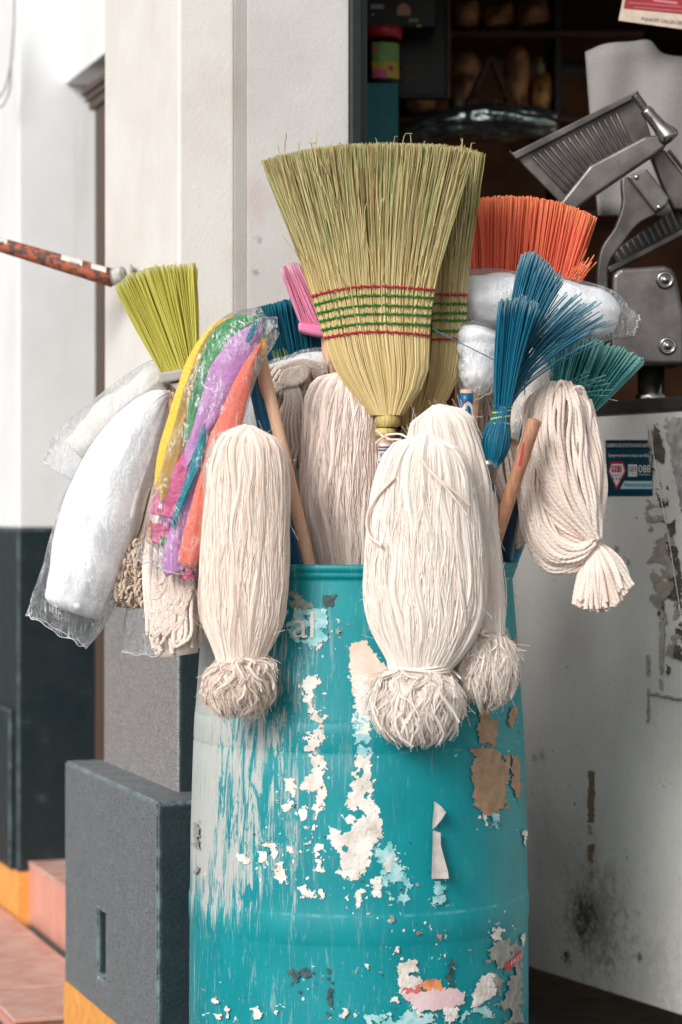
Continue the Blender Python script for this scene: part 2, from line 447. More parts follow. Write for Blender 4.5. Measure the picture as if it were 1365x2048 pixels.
# plinth with a vertical slot in its left face
def plinth():
    a0, a1, b0, b1, z0, z1 = -.078, .345, -.142, .619, -.02, P(312, 1605, 4.3).z
    zs = P(130, 1960, 5.02).z
    q0, q1, y0, y1 = .255, .325, P(220, 1958, 4.72).z, P(220, 1822, 4.72).z
    me = bpy.data.meshes.new('plinth')
    f = lambda b, z, a=a0: tuple(G(a, b, z))
    vs = [f(b0, z0), f(b1, z0), f(b1, z1), f(b0, z1),
          f(q0, y0), f(q1, y0), f(q1, y1), f(q0, y1),
          f(q0, y0, a0 + .03), f(q1, y0, a0 + .03), f(q1, y1, a0 + .03), f(q0, y1, a0 + .03),
          tuple(G(a1, b0, z0)), tuple(G(a1, b1, z0)), tuple(G(a1, b1, z1)), tuple(G(a1, b0, z1))]
    fs = [(0, 4, 5, 1), (1, 5, 6, 2), (2, 6, 7, 3), (3, 7, 4, 0), (4, 8, 9, 5), (5, 9, 10, 6), (6, 10, 11, 7), (7, 11, 8, 4), (8, 11, 10, 9),
          (0, 3, 15, 12), (3, 2, 14, 15), (12, 15, 14, 13), (1, 13, 14, 2)]
    me.from_pydata(vs, [], fs)
    bm = bmesh.new(); bm.from_mesh(me); bmesh.ops.recalc_face_normals(bm, faces=bm.faces)
    bmesh.ops.bevel(bm, geom=[e for e in bm.edges if len(e.link_faces) == 2 and e.calc_face_angle(0) > .5], offset=.004, segments=2, affect='EDGES')
    bm.to_mesh(me); bm.free()
    o = obj('plinth', me, M_dado, pil); dusty_lit_faces(o, M_side2)
    # painted stripe at its foot: a skin 2 mm proud
    me = hexa('stripe', [G(a0 - .002, b0 - .002, 0), G(a1, b0 - .002, 0), G(a1, b1 + .002, 0), G(a0 - .002, b1 + .002, 0),
                         G(a0 - .002, b0 - .002, zs), G(a1, b0 - .002, zs), G(a1, b1 + .002, zs), G(a0 - .002, b1 + .002, zs)])
    obj('painted_stripe', me, M_orange, pil)
plinth()

# wall right of the pillar, its cove and the facade above
wal = thing('wall', 'grey white rough wall strip between the pillar and the dark door frame', 'wall', G(.25, .1, 0))
me = prism('cove', [G(.1095, .0008, zd), G(.136, .012, zd), G(.136, .1, zd), G(.1095, .1, zd)], (0, 0, 3.1)); obj('cove', me, M_white, wal)
gbox('wall_face', .136, .3405, .012, .16, zd, 4.2, M_grey, wal, .003)
gbox('painted_foot', .112, .3425, .0, .16, .56, zd, M_dado, wal)
fac = thing('lintel', 'white wall band above the open shop front', 'wall', G(1.2, .1, 2.3))
gbox('lintel_face', .3405, 2.6, .012, .2, 2.35, 4.2, M_grey, fac)
dfr = thing('door_frame', 'black painted steel frame along the left side of the shop opening', 'door frame', G(.36, .05, 0))
gbox('jamb', .3406, .360, -.004, .11, 0, 2.349, M_frame, dfr, .002)
gbox('stop', .3602, .378, .012, .10, 0, 2.349, M_frame, dfr, .002)

# left wall, door recess
BW = 1.975
lw = thing('wall', 'smooth white wall with a dark dado at the far left beside the step', 'wall', G(.4, BW + .1, 0))
zl = P(80, 1057, 6.39).z; zo = P(20, 1745, 6.36).z; zf = P(36, 1830, 6.37).z
gbox('wall_face', .0942, .54, BW, 5.5, zl, 4.2, M_white2, lw, .008)
gbox('dado', .0924, .54, BW - .002, 5.5, zo, zl, M_dadoB, lw, .008)
gbox('skirting', .0904, .54, BW - .004, 5.5, zf - .03, zo, M_orange, lw, .004)
gbox('dado_block', .080, .0918, BW + .05, 5.5, zo + .002, P(15, 1420, 6.4).z, M_dadoB, lw, .004)
gbox('door_head', .222, .54, .594, BW - .0005, P(130, 168, 6.4).z, 4.2, M_white2, lw, .004)
dr = thing('door', 'brown wooden door frame in the recess behind the pillar', 'door', G(.3, 1.6, 0))
zc = P(190, 168, 6.1).z
gbox('jamb', .235, .30, 1.40, 1.685, zf + .002, P(190, 215, 6.12).z, M_brownwood, dr, .003)
for o_, h0, h1 in ((.030, 216, 198), (.050, 197.5, 184), (.070, 183.5, 170)):
    gbox('capital', .235 - o_ * .3, .31, 1.40, 1.685 + o_, P(190, h0, 6.12).z, P(190, h1, 6.12).z, M_brownwood, dr, .002)
gbox('door_leaf', .50, .535, .61, 1.97, zf + .002, zc, M_brownwood, dr)

# tiled landing and step
zp = zf
LB = .690
land = obj('landing', hexa('landing', [G(-.168, LB + .004, 0), G(.085, LB + .004, 0), G(.085, 4, 0), G(-.168, 4, 0),
           G(-.168, LB + .004, zp - .006), G(.085, LB + .004, zp - .006), G(.085, 4, zp - .006), G(-.168, 4, zp - .006)]), M_grout, None, 'structure')
edges_b = [LB, LB + .335, LB + .67, LB + 1.0, LB + 1.33, LB + 1.66, LB + 2.0]
cache = {}
def tile_mesh(w, d, h):
    k = (round(w, 4), round(d, 4), round(h, 4))
    if k not in cache:
        me = hexa('tile', [Vector((0, 0, 0)), U * w, U * w + Vv * d, Vv * d, Vector((0, 0, h)), U * w + Vector((0, 0, h)), U * w + Vv * d + Vector((0, 0, h)), Vv * d + Vector((0, 0, h))])
        bevel(me, .002, 1); me.materials.append(M_tile); cache[k] = me
    return cache[k]
for i in range(6):
    o = bpy.data.objects.new('tile', tile_mesh(.251, edges_b[i+1] - edges_b[i] - .004, .010)); COL.objects.link(o)
    o.parent = land; o.location = G(-.172, edges_b[i], zp - .010 + .0008 * (i % 2))
for i in range(3):
    me = hexa('edge_tile', [G(-.1735, edges_b[i], .001), G(-.1685, edges_b[i], .001), G(-.1685, edges_b[i+1] - .004, .001), G(-.1735, edges_b[i+1] - .004, .001),
                             G(-.1735, edges_b[i], zp - .0115), G(-.1685, edges_b[i], zp - .0115), G(-.1685, edges_b[i+1] - .004, zp - .0115), G(-.1735, edges_b[i+1] - .004, zp - .0115)])
    obj('edge_tile', me, M_tileside, land)
stp = thing('step', 'low coral tiled door step behind the pillar foot', 'step', G(.2, 1.4, zp))
zs2 = P(57, 1722, 6.367).z; SA = .1226
gbox('core', SA + .006, .49, .622, BW - .006, 0, zs2 - .010, M_grout, stp)
for (b0, b1) in ((.622, .93), (.934, 1.24), (1.244, 1.655), (1.659, BW - .0055)):
    gbox('riser_tile', SA, SA + .0058, b0, b1, zp - .02, zs2 - .011, M_tileside, stp, .0015, 1)
    gbox('tread_tile', SA - .002, .49, b0, b1, zs2 - .0098, zs2, M_tile, stp, .0025, 1)

# cable loops on the far left wall
cab = NT('cable_rubber').done(srgb(150, 150, 140), .5)
def cable(name, label, pts, r, m):
    t = thing(name, label, 'cable', P(*pts[0])); C = cr(pts, 40)
    obj('cable_run', tubes('cable_run', PA(C[:, 0], C[:, 1], C[:, 2])[None], r, 8), m, t); return t
cable('cable', 'thin grey cable hanging in a loop on the far left wall', [(29, -20, 6.3), (27, 70, 6.3), (17, 150, 6.3), (8, 180, 6.3), (-12, 205, 6.3)], .0026, cab)
cable('cable', 'second grey cable drooping lower behind the first at the left edge', [(27, 60, 6.31), (22, 120, 6.31), (14, 195, 6.31), (4, 212, 6.31), (-14, 216, 6.31)], .0024, cab)

# ------------------------------------------------------------------ shop interior
room = obj('shop_room', bpy.data.meshes.new('shop_room'), simple('brown_room_wall', srgb(168, 124, 96), srgb(120, 84, 62), .8, sc=5), None, 'structure')
def room_mesh():
    a0, a1, b0, b1, z0, z1 = .56, 3.0, .16, 3.2, .02, 2.6
    v = [G(a0, b0, z0), G(a1, b0, z0), G(a1, b1, z0), G(a0, b1, z0), G(a0, b0, z1), G(a1, b0, z1), G(a1, b1, z1), G(a0, b1, z1)]
    me = room.data; me.from_pydata([tuple(x) for x in v], [], [(1, 5, 6, 2), (2, 6, 7, 3)]); me.update()
room_mesh()
me = bpy.data.meshes.new('shop_floor'); me.from_pydata([tuple(G(.30, .02, .012)), tuple(G(3, .02, .012)), tuple(G(3, 3.2, .012)), tuple(G(.30, 3.2, .012))], [], [(0, 1, 2, 3)])
obj('shop_floor', me, M_roomfloor, None, 'structure')
obj('shop_roof', hexa('shop_roof', [G(.345, .21, 2.62), G(3.1, .21, 2.62), G(3.1, 3.4, 2.62), G(.545, 3.4, 2.62), G(.345, .21, 2.72), G(3.1, .21, 2.72), G(3.1, 3.4, 2.72), G(.545, 3.4, 2.72)]), M_dark, None, 'structure')
for a0, a1, b0, b1 in ((.17, .3775, .161, .5905), (.378, .5445, .575, .591), (.545, .56, .5915, 3.2)):
    gbox('shop_partition', a0, a1, b0, b1, 0, 2.61, M_dark, None, kind='structure')

def pbox(name, x0, y0, x1, y1, Z, dep, m, parent=None, bev=.003, label=None):
    """upright box whose front shows as the given photo rectangle at distance Z"""
    p, q = P(x0, y1, Z), P(x1, y0, Z)
    me = hexa(name, [(p.x, Z, p.z), (q.x, Z, p.z), (q.x, Z + dep, p.z), (p.x, Z + dep, p.z), (p.x, Z, q.z), (q.x, Z, q.z), (q.x, Z + dep, q.z), (p.x, Z + dep, q.z)])
    if bev: bevel(me, bev, 2)
    return obj(name, me, m, parent, label=label)

M_teal2 = simple('teal_crate_paint', srgb(20, 120, 126), srgb(16, 104, 112), .6, sc=60, bsc=200)
M_red = simple('red_lid_plastic', srgb(178, 40, 52), None, .4)
M_brown = simple('brown_paper', srgb(214, 156, 112), srgb(120, 78, 52), .6, sc=16, lo=.42, hi=.6)
M_ply = simple('brown_board_frame', srgb(92, 56, 40), srgb(74, 46, 34), .6, sc=30)
M_blackb = simple('black_print', srgb(20, 22, 22), srgb(28, 30, 28), .5, sc=20)
M_skin = simple('printed_skin', srgb(196, 150, 122), None, .6)
M_yel = simple('printed_yellow', srgb(200, 180, 80), srgb(190, 160, 60), .6)
M_grn = simple('printed_green', srgb(110, 160, 96), srgb(120, 170, 80), .5)
M_pink = simple('printed_pink', srgb(226, 110, 150), srgb(220, 90, 130), .5)
M_greyprint = simple('printed_grey', srgb(180, 178, 170), None, .6)
M_cream = simple('paper_cream', srgb(222, 212, 196), srgb(205, 195, 178), .85, sc=40)

ZI = 5.25
cr8 = thing('crate', 'tall teal box standing in the shop behind the black door frame', 'box', P(770, 285, ZI))
pbox('crate_body', 728, 165, 797, 520, ZI, .16, M_teal2, cr8)
t = thing('candy_jar', 'sweets jar with a red lid standing on the teal box', 'jar', P(773, 165, ZI))
jx, jz = P(766, 160, ZI + .07).x, 0
prof = [(.0, P(0, 163, ZI).z), (.036, P(0, 163, ZI).z), (.041, P(0, 156, ZI).z), (.041, P(0, 84, ZI).z), (.036, P(0, 70, ZI).z), (.0, P(0, 66, ZI).z)]
obj('jar_body', lathe('jar_body', prof, (jx, ZI + .07, 0), 32), simple('dark_jar_glass', srgb(40, 40, 38), None, .1), t)
prof = [(.037, P(0, 66, ZI).z), (.043, P(0, 64, ZI).z), (.043, P(0, 45, ZI).z), (.040, P(0, 42, ZI).z), (.0, P(0, 41, ZI).z)]
obj('lid', lathe('lid', prof, (jx, ZI + .07, 0), 32), M_red, t)
def wrap_label(x0, y0, x1, y1, m, name='label_print', rr=.0418):
    V, Q = [], []
    n = 8
    for i in range(n + 1):
        px = x0 + (x1 - x0) * i / n; X = P(px, 0, ZI + .03).x; dx = max(-rr, min(rr, X - jx)); y = ZI + .07 - math.sqrt(max(1e-8, rr*rr - dx*dx))
        for py in (y1, y0): V.append((jx + dx, y, P(px, py, ZI + .03).z))
    for i in range(n): Q.append((2*i, 2*i+2, 2*i+3, 2*i+1))
    me = bpy.data.meshes.new(name); me.from_pydata(V, [], Q); obj(name, me, m, t)
wrap_label(745, 84, 799, 122, M_grn); wrap_label(745, 122, 799, 137, M_yel, rr=.0419); wrap_label(745, 137, 772, 155, M_pink); wrap_label(773, 137, 799, 155, M_yel, rr=.0419)
wrap_label(746, 92, 756, 104, M_pink, rr=.0425); wrap_label(778, 130, 787, 141, M_red, rr=.0425)
wrap_label(758, 112, 770, 116, M_greyprint, rr=.0425)
t = thing('carton', 'black printed carton showing a masked face above the candy jar', 'box', P(780, 50, 5.34))
pbox('carton_body', 716, -60, 872, 53, 5.36, .12, M_blackb, t)
def ell(name, cx, cy, rx, ry, Z, m, parent, a0=0, a1=360):
    pts = [P(cx + rx * math.cos(math.radians(a)), cy - ry * math.sin(math.radians(a)), Z) for a in np.linspace(a0, a1, 24, endpoint=(a1 - a0) < 360)]
    return obj(name, prism(name, pts, (0, .0012, 0)), m, parent)
ell('printed_face', 808, 24, 14, 19, 5.358, M_skin, t)
ell('printed_mask', 808, 30, 13.4, 13, 5.3565, M_blackb, t, 180, 360)
ell('printed_hair', 808, 16, 15, 16, 5.3592, M_blackb, t, 20, 160)
pbox('printed_line', 742, 8, 768, 17, 5.357, .001, M_greyprint, t, 0)
pbox('printed_line', 744, 26, 749, 30, 5.357, .001, M_greyprint, t, 0)
for x0, x1 in ((819, 823), (824, 827), (829, 833), (834, 837)): pbox('printed_line', x0, 37, x1, 43, 5.357, .001, M_greyprint, t, 0)
ell('printed_badge', 839, 51, 5, 2.4, 5.357, M_yel, t)

TXT = []
def text_mesh(body):
    cu = bpy.data.curves.new('lettering', 'FONT'); cu.body = body; cu.resolution_u = 3
    o = bpy.data.objects.new('lettering', cu); COL.objects.link(o)
    dg = bpy.context.evaluated_depsgraph_get(); dg.update()
    me = bpy.data.meshes.new_from_object(o.evaluated_get(dg)); bpy.data.objects.remove(o); me.name = 'lettering'
    return me
def text_on(body, x0, y0, x1, y1, surf, m, parent, skew=0., name='lettering', thick=.0, sub=False):
    me = text_mesh(body)
    co = np.array([v.co[:] for v in me.vertices])
    mn, mx = co.min(0), co.max(0)
    for v, c in zip(me.vertices, co):
        u = (c[0] - mn[0]) / (mx[0] - mn[0]); w = (c[1] - mn[1]) / (mx[1] - mn[1])
        v.co = surf(x0 + (x1 - x0) * u, y1 + (y0 - y1) * w + skew * u)
    me.materials.clear()
    return obj(name, me, m, parent)
flat = lambda Z: (lambda px, py: P(px, py, Z))

t = thing('board', 'dark printed board in a brown frame hanging inside the shop', 'board', P(850, 190, 5.5))
pbox('board_panel', 790, -60, 894, 188, 5.52, .02, M_blackb, t, 0)
pbox('frame_rail', 893, -60, 902, 196, 5.505, .03, M_ply, t); pbox('frame_rail', 784, 187, 892.7, 196, 5.505, .03, M_blackb, t)
M_dimy = simple('faded_yellow_print', srgb(120, 96, 30), None, .7)
text_on('NTES', 806, 127, 848, 141, flat(5.518), M_dimy, t); text_on('50', 812, 150, 834, 162, flat(5.518), M_dimy, t)

M_steel = simple('brushed_steel', srgb(120, 124, 120), srgb(96, 100, 98), .25, 1., sc=20)
def foil_bag():
    t = thing('foil_bag', 'shiny silver plastic package lying deep inside the shop', 'package', P(950, 260, 5.6))
    sp = [(796, 286, 5.6, 3, .01), (840, 262, 5.6, 18, .05), (920, 246, 5.6, 30, .09), (985, 240, 5.6, 34, .1), (1050, 245, 5.6, 30, .09), (1112, 250, 5.6, 26, .05)]
    obj('foil_wrap', loft('foil_wrap', sp, 90, 60, .006, 20, True, ridge=(.012, 2.2, 3.), seed=3), simple('silver_foil', srgb(226, 236, 234), srgb(150, 176, 174), .16, .9, sc=10), t)
    pbox('shelf_board', 780, 280, 1130, 300, 5.9, .4, M_dark, None) if False else None
foil_bag()
M_bro2 = simple('amber_paper', srgb(226, 170, 100), srgb(130, 84, 44), .55, sc=20, lo=.42, hi=.6)
t = thing('shelf', 'dark goods shelf on the back wall of the shop', 'shelf', P(1000, 300, 6.0))
for y in (60, 232, 420): pbox('shelf_board', 780, y, 1290, y + 12, 5.92, .30, M_ply, t)
pbox('shelf_post', 1110, -80, 1124, 900, 5.94, .26, M_blackb, t); pbox('shelf_post', 770, -80, 779, 900, 5.94, .26, M_blackb, t)
pk = [(905, 8, 962, 58, M_brown, 'brown paper sack on the upper shelf, left'), (965, 20, 1030, 58, M_bro2, 'amber paper sack on the upper shelf beside the brown one'),
      (1034, 6, 1100, 58, M_brown, 'tall brown paper sack on the upper shelf, right'), (800, 170, 880, 230, M_bro2, 'amber paper sack on the middle shelf under the board'),
      (900, 110, 960, 230, M_brown, 'brown paper sack behind the wooden trestle'), (1010, 100, 1060, 230, M_brown, 'narrow brown paper sack right of the trestle'),
      (1062, 150, 1106, 230, M_bro2, 'small amber paper sack at the shelf post')]
for x0, y0, x1, y1, m, lb in pk:
    h = y1 - y0; w = (x1 - x0) / 2; cx = (x0 + x1) / 2
    c = obj('paper_sack', loft('paper_sack', [(cx, y0 - h * .05, 6.02, w * .6, .03), (cx + 3, y0 + h * .08, 6.02, w * .85, .06), (cx, y0 + h * .35, 6.02, w, .085), (cx - 2, y0 + h * .7, 6.02, w * 1.03, .09), (cx, y1 - 1, 6.02, w * .96, .085)], 26, 24, .008, 18, True, seed=x0), m, None); tag(c, lb, 'sack')
t = thing('trestle', 'wooden A shaped trestle in the dark back of the shop', 'trestle', P(980, 230, 5.82))
for x1 in (925, 1034):
    rod('leg', P(982, 112, 5.82), P(x1, 236, 5.82), .010, None, M_ply, t, 8)
rod('brace', P(945, 190, 5.80), P(1015, 190, 5.80), .006, None, M_ply, t, 8)
# small glinting bottles etc among the goods
M_glass = simple('dull_glass', srgb(150, 140, 110), srgb(120, 110, 70), .15, 0.)
for i, (x, y, h, r, lb) in enumerate(((918, 232, 60, 12, 'squat bottle at the left of the middle shelf'), (1080, 148, 34, 10, 'small bottle standing on the small amber sack'), (990, 232, 46, 9, 'thin bottle between the trestle legs'))):
    z0 = P(0, y, 5.88).z; hh = h / F * 5.88; rr = r / F * 5.88
    b = thing('bottle', lb, 'bottle', P(x, y, 5.88))
    obj('bottle_body', lathe('bottle_body', [(0, z0), (rr, z0), (rr, z0 + hh * .6), (rr * .4, z0 + hh * .78), (rr * .4, z0 + hh * .9), (0, z0 + hh * .9)], (P(x, y, 5.88).x, 5.88, 0), 18), M_glass, b)
    obj('cap', lathe('cap', [(0, z0 + hh * .9), (rr * .5, z0 + hh * .9), (rr * .5, z0 + hh), (0, z0 + hh)], (P(x, y, 5.88).x, 5.88, 0), 14), M_red, b)

# ------------------------------------------------------------------ white metal counter
BP = Vector((.384, 4.88, 0)); BD = Vector((.243, -.47, 0)).normalized(); BN = Vector((-BD.y, BD.x, 0))  # BN points into the cabinet
if BN.x < 0: BN = -BN
def on_box(px, py, off=.001):
    d = P(px, py, 1.0) - Vector((0, 0, CH)); o = Vector((0, 0, CH))
    s = (BP - o).dot(BN) / d.dot(BN)
    return o + d * s - BN * off
zt = on_box(1200, 831).z; zb = on_box(1060, 1936.5).z
def B(s, n, z): return BP + BD * s + BN * n + Vector((0, 0, z))
def box_mat():
    t = NT('white_enamel'); v = t.coord()
    col = t.mix(t.ramp(t.noise(v, 5, 5), (.35, 0), (.7, 1)), srgb(226, 224, 219), srgb(210, 207, 201))
    fine = t.noise(v, 90, 6, .7)
    col = t.mix(t.mrange(fine, .56, .74, 0, .35), col, srgb(128, 122, 112))
    mid = t.noise(v, 22, 6, .75)
    col = t.mix(t.mrange(mid, .60, .72, 0, .3), col, srgb(150, 140, 126))
    dots = t.noise(v, 60, 2, .4)
    col = t.mix(t.mrange(dots, .745, .77, 0, .8), col, srgb(40, 38, 34))
    scr = t.noise(t.mapping(v, (3, 3, 260), rot=(0, .3, 0)), 1., 3, .7)
    col = t.mix(t.mrange(scr, .70, .76, 0, .22), col, srgb(110, 105, 98))
    for px, py, r, k, sc in ((1170, 1838, .075, .85, 60), (1190, 1830, .15, .45, 40), (1134, 1915, .02, .95, 90), (1280, 1915, .014, .8, 90), (1070, 1518, .016, .5, 80), (1085, 1512, .02, .4, 120), (1130, 1700, .2, .12, 30), (1300, 1990, .18, .22, 40)):
        p = on_box(px, py, 0)
        dd = t.math('ADD', t.dist(v, p), t.math('MULTIPLY', t.math('SUBTRACT', t.noise(v, sc, 7, .75, .5), .5), r * 3.2))
        col = t.mix(t.mrange(dd, r * .05, r, k, 0), col, srgb(46, 43, 38))
    nm = t.bump(t.noise(v, 7, 3), .25, .006, t.bump(fine, .08, .001))
    return t.done(col, t.mrange(mid, .3, .7, .38, .6), nm, spec=.4)
M_box = box_mat()
ctr = thing('counter', 'white enamelled metal counter with scuffs and tape marks, right of the barrel', 'counter', B(.1, .3, 0))
me = hexa('cabinet', [B(-.9, 0, zb), B(1.1, 0, zb), B(1.1, .75, zb), B(-.9, .75, zb), B(-.9, 0, zt), B(1.1, 0, zt), B(1.1, .75, zt), B(-.9, .75, zt)])
obj('cabinet', bevel(me, .006, 3), M_box, ctr)
me = hexa('countertop', [B(-.9, -.006, zt + .001), B(1.1, -.006, zt + .001), B(1.1, .75, zt + .001), B(-.9, .75, zt + .001), B(-.9, -.006, zt + .026), B(1.1, -.006, zt + .026), B(1.1, .75, zt + .026), B(-.9, .75, zt + .026)])
obj('countertop', bevel(me, .004, 2), simple('dark_stone_top', srgb(40, 38, 36), srgb(58, 52, 48), .4, sc=40), ctr)
for s in (-.8, 1.0):
    for n in (.08, .65):
        me = hexa('leg', [B(s - .02, n - .02, .013), B(s + .02, n - .02, .013), B(s + .02, n + .02, .013), B(s - .02, n + .02, .013), B(s - .02, n - .02, zb - .001), B(s + .02, n - .02, zb - .001), B(s + .02, n + .02, zb - .001), B(s - .02, n + .02, zb - .001)])
        obj('leg', me, M_frame, ctr)
def pquad(name, pts, surf, m, parent, off=.001, n=1):
    me = bpy.data.meshes.new(name); me.from_pydata([tuple(surf(x, y, off)) for x, y in pts], [], [tuple(range(len(pts)))]); return obj(name, me, m, parent)
stk_dark = simple('sticker_navy', srgb(16, 66, 84), srgb(12, 58, 76), .35, sc=60); stk_top = simple('sticker_dark_teal', srgb(14, 48, 56), None, .35)
stk_wh = simple('sticker_white', srgb(226, 228, 226), None, .4); stk_red = simple('sticker_red', srgb(176, 46, 62), None, .4); stk_lb = simple('sticker_pale_blue', srgb(178, 214, 220), None, .4)
stk_bk = simple('sticker_ink', srgb(24, 34, 40), None, .5)
stk = pquad('sticker', [(1213.5, 880), (1307, 880), (1307, 992), (1213.5, 992)], lambda x, y, o: on_box(x, y, .0015), stk_dark, ctr)
sb = lambda o: (lambda x, y, _=0: on_box(x, y, o))
pquad('header_band', [(1213.6, 880.2), (1306.9, 880.2), (1306.9, 898), (1213.6, 898)], sb(.0019), stk_top, stk)
text_on('GOBIERNO DEL ESTADO DE AGUASCALIENTES', 1217, 887, 1304, 894, sb(.0023), stk_wh, stk)
text_on('Siempre es bueno contar con ellos:', 1220, 907, 1302, 916, sb(.0023), stk_wh, stk)
pquad('red_shield', [(1224, 923), (1250, 923), (1255, 942), (1235.5, 980), (1219, 943)], sb(.0021), stk_red, stk)
pquad('white_shield', [(1226.5, 928), (1248, 928), (1252, 942), (1236, 973), (1222, 943)], sb(.0024), stk_wh, stk)
pquad('red_number_plate', [(1226.5, 931.5), (1246.5, 931.5), (1246.5, 944.5), (1226.5, 944.5)], sb(.0027), stk_red, stk)
text_on('911', 1228.5, 933, 1244.5, 943, sb(.003), stk_wh, stk)
text_on('EMERGENCIAS', 1227, 949, 1246, 952.5, sb(.0027), stk_bk, stk)
for x in (1230, 1236, 1242): pquad('pictogram', [(x - 1.4, 957), (x, 954.8), (x + 1.4, 957), (x + .7, 960), (x - .7, 960)], sb(.0027), stk_bk, stk)
pquad('white_number_plate', [(1259, 929), (1277, 929), (1277, 953), (1259, 953)], sb(.0021), stk_wh, stk)
text_on('089', 1260.5, 932, 1275.5, 945, sb(.0024), stk_bk, stk)
pquad('red_rule', [(1260, 948), (1276, 948), (1276, 949), (1260, 949)], sb(.0024), stk_red, stk)
text_on('088', 1280, 930, 1304, 945, sb(.0024), stk_wh, stk)
text_on('Guardia Nacional', 1280, 947, 1304, 950.5, sb(.0024), stk_wh, stk)
pquad('pale_band', [(1251, 962), (1306.9, 962), (1306.9, 978), (1243, 978)], sb(.0021), stk_lb, stk)
text_on('Números de emergencia', 1251, 965, 1305, 976, sb(.0024), stk_bk, stk)

# ragged residue sheets --------------------------------------------------------
def residue(name, poly, surf, m, parent, cell=1.9, amp=5., nsc=.05, off=.0008, seed=0, hole=None, lift=0.):
    p = np.array(poly, float); q = np.roll(p, -1, 0)
    x0, y0 = p.min(0) - amp; x1, y1 = p.max(0) + amp
    nx, ny = int((x1 - x0) / cell) + 1, int((y1 - y0) / cell) + 1
    gx = x0 + (np.arange(nx) + .5) * cell; gy = y0 + (np.arange(ny) + .5) * cell
    X, Y = np.meshgrid(gx, gy); d2 = np.full(X.shape, 1e9); ins = np.zeros(X.shape, bool)
    for (ax, ay), (bx, by) in zip(p, q):
        ex, ey = bx - ax, by - ay; L = ex*ex + ey*ey + 1e-9
        u = np.clip(((X - ax) * ex + (Y - ay) * ey) / L, 0, 1)
        d2 = np.minimum(d2, (X - ax - u*ex)**2 + (Y - ay - u*ey)**2)
        c = ((ay > Y) != (by > Y)) & (X < (bx - ax) * (Y - ay) / (by - ay + 1e-12) + ax); ins ^= c
    sd = np.where(ins, 1, -1) * np.sqrt(d2)
    keep = np.zeros(X.shape, bool)
    for j in range(ny):
        for i in range(nx):
            if sd[j, i] < -amp: continue
            n = noise.fractal(Vector((X[j, i] * nsc, Y[j, i] * nsc, seed * 7.3)), .8, 2.1, 4)
            k = sd[j, i] + amp * n > 0
            if k and hole is not None:
                k = noise.fractal(Vector((X[j, i] * .03 + 50, Y[j, i] * .03, seed * 3.1)), .9, 2.2, 4) < hole
            keep[j, i] = k
    vid = {}; V = []; Q = []
    def vt(i, j):
        if (i, j) not in vid:
            vid[(i, j)] = len(V)
            w = noise.noise(Vector((i * .21, j * .21, seed)))
            V.append(tuple(surf(x0 + i * cell + 1.0 * noise.noise(Vector((i * .9, j * .9, seed))), y0 + j * cell + 1.0 * noise.noise(Vector((i * .9, j * .9, seed + 9))), off + lift * max(0, w))))
        return vid[(i, j)]
    for j, i in zip(*np.nonzero(keep)):
        Q.append((vt(i, j), vt(i, j + 1), vt(i + 1, j + 1), vt(i + 1, j)))
    if not Q: return None
    me = npmesh(name, np.array(V), np.array(Q), {'rnd': np.full(len(V), (seed * .37) % 1)}, True)
    return obj(name, me, m, parent)

M_tape = simple('brown_tape', srgb(140, 120, 92), srgb(118, 100, 78), .5, sc=60)
M_grime = simple('dark_grime', srgb(66, 61, 53), srgb(104, 96, 84), .8, sc=50)
M_tan = simple('tan_glue', srgb(176, 168, 156), srgb(146, 136, 124), .7, sc=40)
M_clear = simple('clouded_tape', srgb(186, 186, 182), srgb(140, 138, 132), .25, sc=45)
bx = lambda x, y, o: on_box(x, y, o)
for i, (pts, m, a, h) in enumerate((
    ([(1178, 1542), (1191, 1545), (1190, 1600), (1178, 1598)], M_tape, 2.5, None), ([(1177, 1582), (1191, 1582), (1190, 1648), (1177, 1645)], M_tape, 2.5, None),
    ([(1178, 1650), (1188, 1650), (1186, 1672), (1178, 1670)], M_tan, 4, .1), ([(1177, 1690), (1189, 1690), (1187, 1724), (1178, 1720)], M_tape, 3, None), ([(1180, 1738), (1191, 1738), (1190, 1752), (1181, 1752)], M_tan, 3, .2),
    ([(1300, 840), (1320, 845), (1345, 1010), (1365, 1150), (1380, 1230), (1360, 1230), (1330, 1050), (1310, 950)], M_grime, 9, .06),
    ([(1330, 835), (1385, 835), (1385, 1100), (1362, 1000)], M_clear, 6, .3), ([(1318, 1180), (1331, 1185), (1330, 1240), (1320, 1230)], M_grime, 4, None),
    ([(1338, 1130), (1365, 1140), (1362, 1200), (1340, 1195)], M_grime, 6, .1), ([(1322, 1245), (1333, 1240), (1328, 1380), (1322, 1378)], M_tan, 2.5, .3),
    ([(1297, 1000), (1345, 1010), (1360, 1250), (1345, 1330), (1310, 1180)], M_tan, 14, -.02), ([(1350, 1200), (1375, 1210), (1375, 1330), (1352, 1320)], M_grime, 8, .0),
    ([(1337, 1330), (1345, 1335), (1341, 1350), (1336, 1346)], M_grime, 2, None), ([(1298, 840), (1308, 840), (1312, 900), (1304, 940)], M_tan, 4, .1),
    ([(1297, 1310), (1302, 1310), (1303, 1440), (1298, 1445)], M_tan, 2.5, -.02), ([(1214, 1395), (1218, 1395), (1218, 1400)], M_grime, 1.5, None),
    ([(1232, 1080), (1240, 1080), (1238, 1120), (1234, 1125)], M_tan, 2, -.1), ([(1258, 1160), (1263, 1085), (1265, 1085), (1261, 1165)], M_grime, 2, -.05))):
    residue('tape_remnant', pts, bx, m, ctr, amp=a, seed=i + 1, hole=h, off=.001 + .0002 * i)
M_clearedge = simple('tape_edge', srgb(214, 212, 206), None, .25)
Cl = np.array([[tuple(on_box(x, y, .005)) for x, y in ((1301, 834), (1311, 900), (1325, 985), (1345, 1090), (1372, 1260))]])
